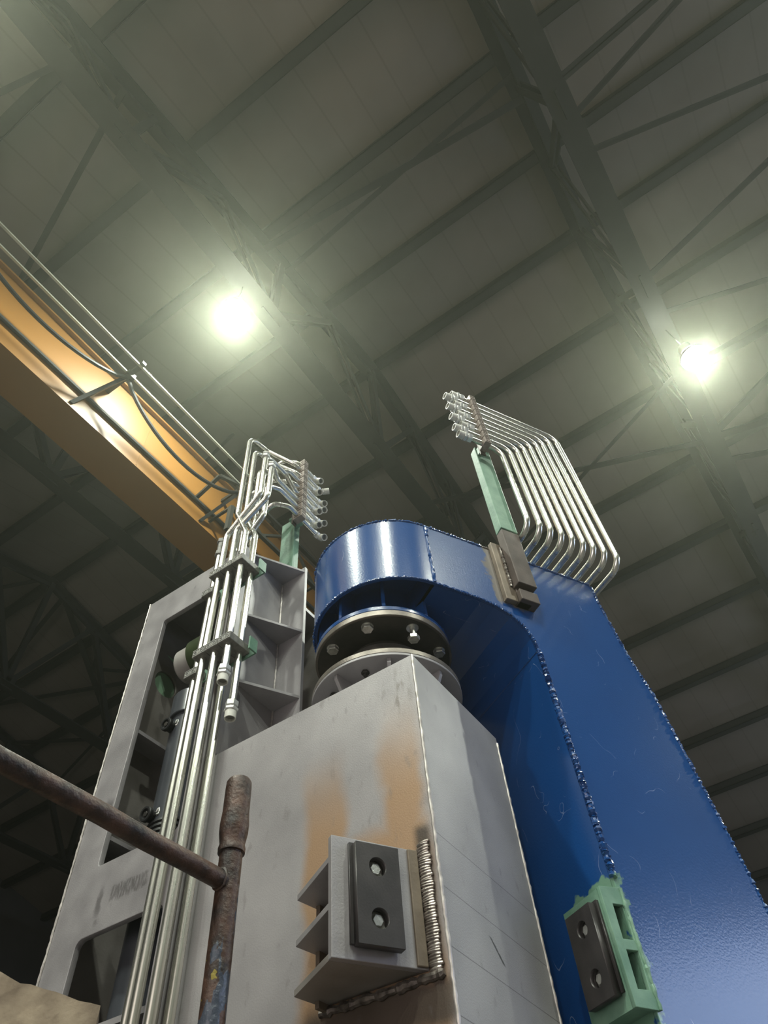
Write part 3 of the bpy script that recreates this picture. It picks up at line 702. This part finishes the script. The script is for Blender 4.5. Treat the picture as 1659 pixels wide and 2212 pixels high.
for k in range(n + 1):
    t = math.pi * k / n; d = N_ * math.cos(t) - W_ * math.sin(t); pts.append(C_ + d * (RN - .006) + V((0, 0, ZT - .014)))
prism(bm, pts + [A(.78, w1, ZT - .014), A(.78, w0, ZT - .014)], (0, 0, .012)); aobj('top_plate', bm, blue, smooth=False)
bm = new()
for (a, b) in zip(outer[:-2], outer[1:-1]):
    prism(bm, [A(a[0], w0, a[1]), A(b[0], w0, b[1]), A(b[0] - .012, w0, b[1]), A(a[0] - .012, w0, a[1])], N_ * (w1 - w0))
aobj('outer_cover_plate', bm, blue)
# weld beads
def arm_pts(pl, dl): return [A(s, dl, z) for s, z in pl]
bm = new(); r = .0058
bead(bm, arm_pts(inner[:8], .0), r * .75, .0035, .6, 7); bead(bm, arm_pts([(.388, 3.205), (.389, 2.44)], .0), r * 1.25, .0032, .6, 7); bead(bm, arm_pts([(.393, 3.19), (.397, 2.44)], .0), r * .8, .004, .6, 7)
bead(bm, arm_pts(outer[2:], .0), r * .9, .004, .6, 7)
bead(bm, [A(0.008, .0, ZT), A(0.008, .0, ZBm)], r * 1.1, .006, .35)
nb = []; nt_ = []
for k in range(n + 1):
    t = math.pi * .75 * k / n; d = N_ * math.cos(t) - W_ * math.sin(t); nb.append(C_ + d * RN + V((0, 0, ZBm))); nt_.append(C_ + d * RN + V((0, 0, ZT)))
bead(bm, nb, r * .7, .004, .6, 7); bead(bm, nt_, r * .7, .004, .6, 7)
aobj('edge_weld', bm, blue, label='lumpy blue painted weld beads along the plate edges')
bm = new(); bead(bm, [A(.386, -.01, 3.205), A(.386, -.57, 3.205)], .0022, .01, .3); aobj('inner_seam', bm, blue)
# hub: tube, ring flange, ribs
ZF = 3.287
hub_top = ZBm + .10
bm = new(); ring(bm, (*AX, ZF), (0, 0, 1), .14, .155, hub_top - ZF, 64); aobj('hub_tube', bm, blue)
bm = new(); ring(bm, (*AX, ZF), (0, 0, 1), .10, .240, .018, 96); aobj('hub_flange', bm, blue, bevel=.002)
for k in range(9):
    a = math.radians(-145 + 40 * k); d = V((math.cos(a), math.sin(a), 0)); s = V((-d.y, d.x, 0)) * .006; c0 = V((*AX, 0))
    bm = new(); prism(bm, [c0 + d * .153 - s + V((0, 0, ZF + .018)), c0 + d * .228 - s + V((0, 0, ZF + .018)), c0 + d * .232 - s + V((0, 0, ZF + .03)), c0 + d * .225 - s + V((0, 0, hub_top)), c0 + d * .153 - s + V((0, 0, hub_top))], s * 2)
    aobj('hub_rib', bm, blue, smooth=False)
# bare steel bearing flange bolted under the hub, with its own bolts
bm = new(); ring(bm, (*AX, 3.262), (0, 0, 1), .085, .2405, .024, 96)
bf = obj('bearing_flange', bm, flange_m, sa, bevel=.002, label='rusty bare steel ring flange')
bm = new(); ring(bm, (*AX, 3.2595), (0, 0, 1), .09, .232, .003, 96); obj('flange_underside', bm, flange_dark, bf)
bm = new(); ring(bm, (*AX, 3.225), (0, 0, 1), .09, .12, .035, 64); obj('flange_neck', bm, flange_dark, bf)
for k in range(8):
    a = math.radians(-117 + 45 * k); d = V((math.cos(a), math.sin(a), 0)); q = V((*AX, 3.2595)) + d * .200
    drop = .040 if k == 0 else 0
    bm = new()
    if k == 0: cyl(bm, q, q - V((0, 0, drop)), .0105, 14)
    hexa(bm, q - V((0, 0, drop)), q - V((0, 0, drop + .017)), .0205, .1); cyl(bm, q, q - V((0, 0, .003)), .021, 20)
    obj('flange_bolt', bm, zinc, bf)
bm = new()
for k in range(8):
    a = math.radians(-117 + 45 * k); q = V((*AX, ZF + .018)) + V((math.cos(a), math.sin(a), 0)) * .212
    hexa(bm, q, q + V((0, 0, .016)), .013)
obj('flange_nut', bm, zinc, bf)
# central shaft between the flanges
bm = new(); lathe(bm, (*AX, 3.10), (0, 0, 1), [(0, 0), (.155, 0), (.155, .09), (.15, .096), (.15, .118), (.146, .125), (.10, .125), (.10, .18), (0, .18)], 72)
obj('turning_shaft', bm, bare, sa, bevel=.001, label='shiny machined shaft between the flanges')

# --- post welded on the near side plate
bm = new(); prism(bm, [A(.338, .022, 3.470), A(.420, .022, 3.470), A(.420, .062, 3.470), A(.338, .062, 3.470)], (0, 0, .32)); 
hp = obj('pipe_post', bm, brown_steel, sa, smooth=False, bevel=.003, label='square steel post, dark brown below and green primed above')
bm = new(); prism(bm, [A(.338, .022, 3.79), A(.420, .022, 3.79), A(.420, .062, 3.80), A(.338, .062, 3.80)], (0, 0, .635)); obj('primed_upper_post', bm, green, hp, smooth=False, bevel=.003, label='green primed upper length of the post')
bm = new(); prism(bm, [A(.345, .0, 3.400), A(.425, .0, 3.400), A(.425, .046, 3.400), A(.345, .046, 3.400)], (0, 0, .055)); prism(bm, [A(.345, .0, 3.40), A(.40, .0, 3.40), A(.40, .03, 3.40), A(.345, .03, 3.40)], (0, 0, .08))
obj('spacer_block', bm, brown_steel, hp, smooth=False, bevel=.003, label='black steel spacer block under the post')
bm = new(); prism(bm, [A(.296, .0, 3.405), A(.40, .0, 3.405), A(.40, .022, 3.405), A(.296, .022, 3.405)], (0, 0, .325)); obj('backing_plate', bm, heat_steel, hp, smooth=False, bevel=.003)
bm = new(); bead(bm, [A(.333, .024, 3.478), A(.333, .024, 3.70)], .006, .006, .4); obj('post_weld', bm, weld_dark, hp)

# --- green stop bracket on the arm's inner edge
M = Matrix.Identity(4)
for i in range(3): M[i][0] = W_[i]; M[i][1] = (0, 0, 1)[i]; M[i][2] = -N_[i]; M[i][3] = A(0, .004, 0)[i]
bm = flat_curve_plate([(.328, 2.150), (.397, 2.148), (.397, 2.412), (.328, 2.406)], [[(.355, 2.368), (.390, 2.369), (.387, 2.290), (.353, 2.289)], [(.352, 2.266), (.388, 2.267), (.384, 2.187), (.350, 2.186)]], M, .012)
gb = obj('green_stop_bracket', bm, green, sa, smooth=False, bevel=.001, label='green primed stop bracket with two rectangular slots')
def gq(s0, s1, d0, d1, z0, z1): b = new(); prism(b, [A(s0, d0, z0), A(s1, d0, z0), A(s1, d1, z0), A(s0, d1, z0)], (0, 0, z1 - z0)); return b
obj('bracket_front_plate', gq(.328, .340, -.150, -.008, 2.150, 2.404), green, gb, smooth=False)
obj('bracket_far_side', gq(.340, .387, -.150, -.138, 2.150, 2.404), green, gb, smooth=False)
for zz in (2.152, 2.272, 2.392): obj('bracket_rib', gq(.340, .387, -.138, -.008, zz, zz + .012), green, gb, smooth=False)
bm = new(); bead(bm, [A(.394, .004, 2.408), A(.396, .004, 2.15)], .005, .008, .3); obj('bracket_weld', bm, green, gb)
def G(s, d, z): return A(.328 - d, -s, z)
wear_pad(None, gb, G, .020, .118, .0, 2.178, 2.374, [(.066, 2.330), (.066, 2.226)], 'dark_wear_pad')

# ================================================================ HYDRAULIC PIPES
PR = .0128
def fitting(t, p, d, r=1.0, cap=True):
    """nut, hexagon body and open socket along d from p"""
    p, d = V(p), norm(V(d))
    bm = new(); hexa(bm, p, p + d * .022 * r, .0205 * r); obj('union_nut', bm, fit_m, t)
    bm = new(); hexa(bm, p + d * .026 * r, p + d * .038 * r, .0225 * r); cyl(bm, p + d * .020 * r, p + d * .028 * r, .015 * r, 20); obj('fitting_body', bm, fit_m, t)
    q = p + d * .038 * r
    bm = new(); lathe(bm, q, d, [(.016 * r, 0), (.0175 * r, .002 * r), (.0175 * r, .026 * r), (.0145 * r, .026 * r), (.0145 * r, .014 * r), (0, .014 * r)], 24); obj('end_cap', bm, cap_m, t)
    bm = new(); lathe(bm, q + d * .0145 * r, d, [(0, 0), (.0143 * r, 0), (.0143 * r, .001), (0, .001)], 20); obj('cap_recess', bm, cap_in, t)
def marks(t, pts):
    bm = new()
    for p, d in pts: ring(bm, V(p), d, PR, PR + .0004, .0012, 16)
    obj('bend_mark', bm, rubber, t)
# right-hand group: nine nested pipes
S_ = [.436, .496, .549, .603, .656, .711, .762, .818, .882]
ordw = ['innermost', 'second from the inside', 'third from the inside', 'fourth from the inside', 'fifth, in the middle', 'sixth from the inside', 'third from the outside', 'second from the outside', 'outermost and tallest']
DP = .12
zr = []
for i, s in enumerate(S_):
    zt = 4.375 + .0535 * i; zr.append(zt); zl = 3.785 - .004 * i
    long = (i % 2 == 0) if i else False
    end = .262 if i % 2 else .305
    if i == 0: end = .275
    t = thing('hydraulic_pipe', 'bent zinc-plated pipe rising behind the blue arm, ' + ordw[i] + ' of the nine', 'pipe', tuple(A(s, -.5, zl)), 'nine nested pipes on the right')
    pts = rounded([A(s, -.55, zl), A(s, DP, zl), A(s, DP, zt), A(end, DP, zt)], .062, 8)
    bm = new(); sweep(bm, pts, PR, 16); obj('bent_tube', bm, pipe_m, t)
    marks(t, [(A(s, DP - .066, zl), -N_), (A(s, DP, zl + .066), (0, 0, 1))])
    fitting(t, A(end, DP, zt), -W_, 1.1)
# clamp stack holding them
for i, z in enumerate(zr):
    t = thing('pipe_clamp', 'small brown-grey clamp block %s in the stack on the green post' % ('at the bottom' if i == 0 else 'at the top' if i == 8 else '%s from the bottom' % words[i + 1]), 'pipe clamp', tuple(A(.35, DP, z)), 'clamp stack at the post top')
    bm = new(); prism(bm, [A(.333, DP - .028, z - .0235), A(.366, DP - .028, z - .0235), A(.366, DP + .028, z - .0235), A(.333, DP + .028, z - .0235)], (0, 0, .047)); obj('clamp_body', bm, clamp_r, t, smooth=False, bevel=.002)
    bm = new()
    for zz in (z - .012, z + .012):
        prism(bm, [A(.338, DP + .028, zz - .006), A(.361, DP + .028, zz - .006), A(.361, DP + .028, zz - .003), A(.338, DP + .028, zz - .003)], N_ * .002)
        prism(bm, [A(.338, DP + .028, zz + .003), A(.361, DP + .028, zz + .003), A(.361, DP + .028, zz + .006), A(.338, DP + .028, zz + .006)], N_ * .002)
        prism(bm, [A(.347, DP + .028, zz - .003), A(.350, DP + .028, zz - .003), A(.350, DP + .028, zz + .003), A(.347, DP + .028, zz + .003)], N_ * .002)
    obj('embossed_rib', bm, clamp_r, t, smooth=False)
t = thing('clamp_rail', 'thin green and dark rail behind the clamp stack on the right post', 'rail', tuple(A(.35, DP - .03, 4.3)))
bm = new(); prism(bm, [A(.336, DP - .036, 4.33), A(.364, DP - .036, 4.33), A(.364, DP - .028, 4.33), A(.336, DP - .028, 4.33)], (0, 0, .50)); obj('rail_bar', bm, brown_steel, t, smooth=False)
bm = new(); prism(bm, [A(.342, .062, 4.36), A(.360, .062, 4.36), A(.360, DP - .035, 4.36), A(.342, DP - .035, 4.36)], (0, 0, .05)); obj('rail_foot', bm, green, t, smooth=False)

# left-hand group
XP, XQ = 1.215, 1.27
YL = [1.46, 1.405, 1.345]
rl = [4.26 + .056 * i for i in range(9)]
YR = 1.285
def elbow(t, p, d, r=.9):
    """nut, 90 degree elbow body and capped socket pointing along d"""
    p, d = V(p), norm(V(d)); x = V((1, 0, 0))
    bm = new(); hexa(bm, p, p + x * .022 * r, .020 * r); obj('union_nut', bm, fit_m, t)
    c = p + x * .036 * r
    bm = new(); sweep(bm, rounded([p + x * .020 * r, c, c + d * .024 * r], .012, 6), .0155 * r, 14); hexa(bm, c + d * .012 * r, c + d * .022 * r, .020 * r); obj('elbow_body', bm, fit_m, t)
    q = c + d * .022 * r
    bm = new(); lathe(bm, q, d, [(.016 * r, 0), (.0185 * r, .002 * r), (.0185 * r, .030 * r), (.015 * r, .030 * r), (.015 * r, .016 * r), (0, .016 * r)], 24); obj('end_cap', bm, cap_m, t)
    bm = new(); lathe(bm, q + d * .0165 * r, d, [(0, 0), (.0148 * r, 0), (.0148 * r, .001), (0, .001)], 20); obj('cap_recess', bm, cap_in, t)
def left_pipe(label, pts, r=.05, low=None, run=True, xe=1.56, edir=(-.15, -.75, -.65), ub=None):
    t = thing('hydraulic_pipe', label, 'pipe', pts[0], 'pipes clamped to the grey frame')
    bm = new(); sweep(bm, rounded(pts, r, 7), PR, 16); obj('bent_tube', bm, pipe_m, t)
    if low: fitting(t, pts[0], (0, 0, -1), 1.05)
    if run: elbow(t, pts[-1], edir)
    mk = []
    for a, b, c in zip(pts, pts[1:], pts[2:]):
        b = V(b); mk.append((b + norm(V(a) - b) * .03, norm(V(a) - b))); mk.append((b + norm(V(c) - b) * .03, norm(V(c) - b)))
    if mk: marks(t, mk[:4])
    if ub:
        bm = new(); hexa(bm, V(ub[0]), V(ub[0]) + norm(V(ub[1])) * .02, .020); hexa(bm, V(ub[0]) + norm(V(ub[1])) * .024, V(ub[0]) + norm(V(ub[1])) * .034, .0205); obj('union_nut', bm, fit_m, t)
    return t
pl_ = left_pipe
pl_('zinc-plated pipe in the front row, leftmost, crossing to the right above the upper clamp', [(XP, 1.46, 1.2), (XP, 1.46, 3.98), (XP, 1.29, 4.155), (XP, 1.29, 4.484), (1.36, YR, 4.484), (1.42, YR, rl[3]), (1.56, YR, rl[3])], ub=((XP, 1.29, 4.455), (0, 0, 1)))
pl_('zinc-plated pipe in the front row, middle, its upper end nearest the blue nose', [(XP, 1.405, 1.2), (XP, 1.405, 3.98), (XP, 1.243, 4.09), (XP, 1.243, 4.355), (1.30, YR, 4.372), (1.60, YR, rl[2])], ub=((XP, 1.243, 4.32), (0, 0, 1)))
pl_('zinc-plated pipe in the front row ending in a fitting below the lower clamp, tallest loop', [(XP, 1.345, 3.19), (XP, 1.345, 3.92), (XP, 1.415, 4.10), (XP, 1.422, 4.785), (1.33, 1.40, 4.775), (1.42, YR, rl[7]), (1.60, YR, rl[7])], low=True, edir=(.5, -.8, .1))
pl_('zinc-plated pipe in the back row ending in the lowest fitting, second tallest loop', [(XQ, 1.345, 3.08), (XQ, 1.345, 3.95), (XQ, 1.425, 4.16), (XQ, 1.43, 4.735), (1.36, 1.41, 4.72), (1.44, YR, rl[6]), (1.56, YR, rl[6])], low=True)
pl_('zinc-plated pipe in the back row, leftmost, bending right behind the crossing pipes', [(XQ, 1.46, 1.2), (XQ, 1.46, 4.10), (XQ, 1.374, 4.25), (XQ, 1.374, 4.486), (1.38, YR, rl[5]), (1.60, YR, rl[5])])
pl_('zinc-plated pipe in the back row, middle, half hidden between the front pipes', [(XQ, 1.405, 1.2), (XQ, 1.405, 3.96), (XQ, 1.31, 4.07), (XQ, 1.31, 4.30), (1.33, YR, rl[1]), (1.56, YR, rl[1])])
pl_('short curved pipe entering the topmost clamp of the left stack', [(1.40, 1.50, 3.97), (1.40, 1.50, 4.70), (1.41, 1.36, 4.74), (1.45, YR, rl[8]), (1.56, YR, rl[8])], edir=(.0, -.75, -.65))
pl_('straight thin-looking pipe run in the fifth clamp of the left stack', [(1.34, 1.50, 3.97), (1.34, 1.50, 4.46), (1.36, 1.36, 4.50), (1.42, YR, rl[4]), (1.60, YR, rl[4])])
pl_('lowest pipe run on the left stack, curving in from behind the bundle', [(1.345, 1.44, 3.97), (1.345, 1.44, 4.22), (1.345, 1.33, rl[0]), (1.40, YR, rl[0]), (1.60, YR, rl[0])])
# single pipe at the far left, ending in nuts above the upper clamp
t = thing('hydraulic_pipe', 'single zinc-plated pipe left of the bundle, ending in dark nuts above the upper clamp', 'pipe', (XQ, 1.55, 1.2), 'pipes clamped to the grey frame')
bm = new(); sweep(bm, [(XQ, 1.55, 1.2), (XQ, 1.55, 3.99)], PR, 16); obj('straight_tube', bm, pipe_m, t)
bm = new(); hexa(bm, (XQ, 1.55, 3.965), (XQ, 1.55, 3.99), .021); hexa(bm, (XQ, 1.55, 4.05), (XQ, 1.55, 4.075), .021); cyl(bm, (XQ, 1.55, 3.99), (XQ, 1.55, 4.05), .015); obj('union_nut', bm, clamp_m, t)
# cover strip pipe beside the bundle
# clamp blocks: two tiers of three, each holding a front and a back pipe, with embossed fronts
def emboss(t, y0, y1, z0, z1, x):
    bm = new(); h = z1 - z0; m = (y0 + y1) / 2
    for yc in (y0 + .012, y1 - .012): ring(bm, (x, yc, (z0 + z1) / 2), (-1, 0, 0), .0045, .0075, .0015, 14)
    for k in range(4):
        yk = m - .011 + k * .0075; box(bm, x - .0015, yk - .0022, z0 + h * .25, x, yk + .0012, z1 - h * .25)
    box(bm, x - .0015, y0 + .003, z0 + .002, x, y1 - .003, z0 + .004); box(bm, x - .0015, y0 + .003, z1 - .004, x, y1 - .003, z1 - .002)
    obj('embossed_marking', bm, fit_m, t, smooth=False)
def clampblock(y0, y1, z0, x0, x1, label, ribs=True):
    t = thing('pipe_clamp', label, 'pipe clamp', ((x0 + x1) / 2, (y0 + y1) / 2, z0), 'clamp blocks on the frame pipes')
    obj('clamp_body', bx(x0, y0, z0, x1, y1, z0 + .032), clamp_m, t, smooth=False, bevel=.002)
    emboss(t, y0, y1, z0, z0 + .032, x0)
pos = ['left', 'middle', 'right']
for z0, tier in ((3.71, 'upper'), (3.288, 'lower')):
    for j, (a, b) in enumerate(((1.4325, 1.490), (1.3745, 1.4305), (1.317, 1.3725))):
        clampblock(a, b, z0, 1.190, 1.293, '%s block of the %s clamp row on the pipe bundle' % (pos[j], tier))
    clampblock(1.522, 1.580, z0 - .008, 1.245, 1.293, 'separate small clamp on the single left pipe, %s one' % tier)
    t = thing('clamp_rail', 'green primed mounting strip behind the %s clamp row' % tier, 'rail', (1.297, 1.4, z0))
    obj('rail_strip', bx(1.2935, 1.295, z0 - .012, 1.2995, 1.585, z0 + .045), green, t, smooth=False); obj('rail_lip', bx(1.262, 1.290, z0 - .010, 1.2995, 1.296, z0 + .045), green, t, smooth=False)
# vertical stack of clamps on the left post
for i, z in enumerate(rl):
    t = thing('pipe_clamp', 'small brown-grey clamp block %s in the left vertical stack' % ('at the bottom' if i == 0 else 'at the top' if i == 8 else '%s from the bottom' % words[i + 1]), 'pipe clamp', (1.475, YR, z), 'clamp stack on the left post')
    obj('clamp_body', bx(1.457, YR - .028, z - .0245, 1.492, YR + .026, z + .0245), clamp_r, t, smooth=False, bevel=.002)
    bm = new()
    for zz in (z - .012, z + .012):
        box(bm, 1.462, YR - .030, zz - .006, 1.487, YR - .028, zz - .003); box(bm, 1.462, YR - .030, zz + .003, 1.487, YR - .028, zz + .006); box(bm, 1.471, YR - .030, zz - .003, 1.475, YR - .028, zz + .003)
    for zz in (z - .015, z + .002): box(bm, 1.455, YR - .02, zz, 1.457, YR + .018, zz + .012)
    obj('embossed_rib', bm, clamp_r, t, smooth=False)
t = thing('clamp_rail', 'narrow dark rail behind the left vertical clamp stack', 'rail', (1.475, YR + .03, 4.25))
obj('rail_bar', bx(1.461, YR + .027, 4.22, 1.488, YR + .034, 4.74), brown_steel, t, smooth=False)

# ================================================================ HYDRAULIC CYLINDER in the window
CX, CY = 1.46, 1.74
t = thing('hydraulic_cylinder', 'dark grey hydraulic cylinder standing inside the window frame', 'hydraulic cylinder', (CX, CY, 2.2))
bm = new(); lathe(bm, (CX, CY, 2.3), (0, 0, 1), [(0, 0), (.078, 0), (.078, 1.0), (0, 1.0)], 56); obj('barrel', bm, dark_cyl, t)
bm = new(); lathe(bm, (CX, CY, 3.295), (0, 0, 1), [(.078, 0), (.088, 0), (.09, .003), (.09, .10), (.084, .108), (0, .108)], 56); obj('gland_collar', bm, dark_cyl, t)
bm = new(); lathe(bm, (CX, CY, 3.40), (0, 0, 1), [(0, 0), (.045, 0), (.045, .14), (0, .14)], 36); obj('piston_rod', bm, rubber, t)
bm = new(); lathe(bm, (CX - .005, CY - .10, 3.62), (0, 1, 0), [(.0, 0), (.085, 0), (.09, .006), (.09, .12), (0, .12)], 40); obj('eye_housing', bm, olive, t, label='dark olive rod eye')
bm = new(); lathe(bm, (CX - .005, CY + .02, 3.62), (0, 1, 0), [(.0, 0), (.078, 0), (.078, .075), (.07, .085), (0, .085)], 40); obj('eye_bushing', bm, white_p, t, label='off-white bushing beside the eye')
for k, zz in enumerate((3.255, 2.905)):
    d = norm(V((-.97, -.02, -.10))); p = V((CX, CY + .025, zz)) + d * .062
    bm = new(); cyl(bm, p, p + d * .030, .021, 24); lathe(bm, p + d * .030, d, [(0, 0), (.023, 0), (.025, .003), (.025, .014), (.023, .017), (.017, .017), (.015, .010), (0, .010)], 24); obj('port_plug', bm, rubber, t)
    bm = new(); hexa(bm, p + d * .040, p + d * .045, .009); obj('plug_socket', bm, flange_dark, t)
    bm = new(); q = V((CX, CY, zz)) + norm(V((-.97, -.05, 0))) * .078; bead(bm, [q + V((0, .006 * math.cos(a), .012 * math.sin(a))) for a in [k2 * .7 for k2 in range(9)]], .003); obj('port_weld', bm, zinc, t)
bm = new()
for k in range(4): lathe(bm, (CX, CY, 2.80 + k * .017), V((.12, .1, 1)), [(.079, 0), (.088, .003), (.088, .012), (.079, .015)], 40, closed=True)
obj('hose_wrap', bm, rubber, t, label='black hose wound round the cylinder')

# ================================================================ FOREGROUND: rusty guard rail and rough block
PX, PY = .955, .956
t = thing('guard_rail', 'rusty brown tubular guard rail with a sleeved upright post in the foreground', 'railing', (PX, PY, 0))
bm = new(); sweep(bm, [(PX, PY, z) for z in (0.2, .8, 1.4, 1.9, 2.1, 2.25, 2.335)], .0222, 32); obj('post', bm, rust, t)
bm = new(); lathe(bm, (PX, PY, 2.318), (0, 0, 1), [(.0222, 0), (.0262, .001), (.0268, .010), (.0245, .018), (.0262, .028), (.0285, .042), (.0290, .06), (.0270, .085), (.0268, .14), (.0262, .152), (.023, .158), (.020, .158), (.019, .150), (0, .150)], 40)
obj('sleeve', bm, rust, t)
bm = new(); sweep(bm, [(-.35 + i * .1, PY, 2.262 + .0015 * math.sin(i * 2.1)) for i in range(13)] + [(PX - .012, PY, 2.262)], .0172, 28); obj('rail', bm, rust, t)
bm = new(); bead(bm, [V((PX - .0215, PY + .0175 * math.cos(a), 2.262 + .0185 * math.sin(a))) for a in [2 * math.pi * k / 16 for k in range(17)]], .0035, .004, .3, 6); obj('rail_weld', bm, rust, t)
# rough block
def mk_block():
    bm = new(); z1 = 2.065
    pts = [(.42, 1.405), (.60, 1.25), (.815, 1.065), (.90, 1.165), (.72, 1.33), (.50, 1.50)]
    prism(bm, [(x, y, 1.2) for x, y in pts], (0, 0, z1 - 1.2))
    for v in bm.verts:
        if v.co.z > 1.5: v.co.z += -.012 + .15 * (1 - (v.co.x - .42) / .40)
    for _ in range(5): bmesh.ops.subdivide_edges(bm, edges=[e for e in bm.edges if e.calc_length() > .03], cuts=1, use_grid_fill=True)
    bmesh.ops.triangulate(bm, faces=bm.faces)
    from mathutils import noise as NZ
    for v in bm.verts:
        p = v.co; n = V((NZ.noise(p * 9), NZ.noise(p * 9 + V((5, 0, 0))), NZ.noise(p * 9 + V((0, 7, 0))))) * .008 + V((NZ.noise(p * 30), NZ.noise(p * 30 + V((5, 0, 0))), NZ.noise(p * 30 + V((0, 7, 0))))) * .005
        v.co = p + n
    return bm
stone = mat('rough_tan_refractory', (0.17, 0.125, 0.085), 0.8, 0.0, col2=(0.34, 0.27, 0.19), scale=22, bump=0.9, bscale=60, detail=10)
tag(obj('rough_block', mk_block(), stone, loc=(.6, 1.2, 1.2)), 'rough tan-brown crusty block in the bottom left corner', 'block')
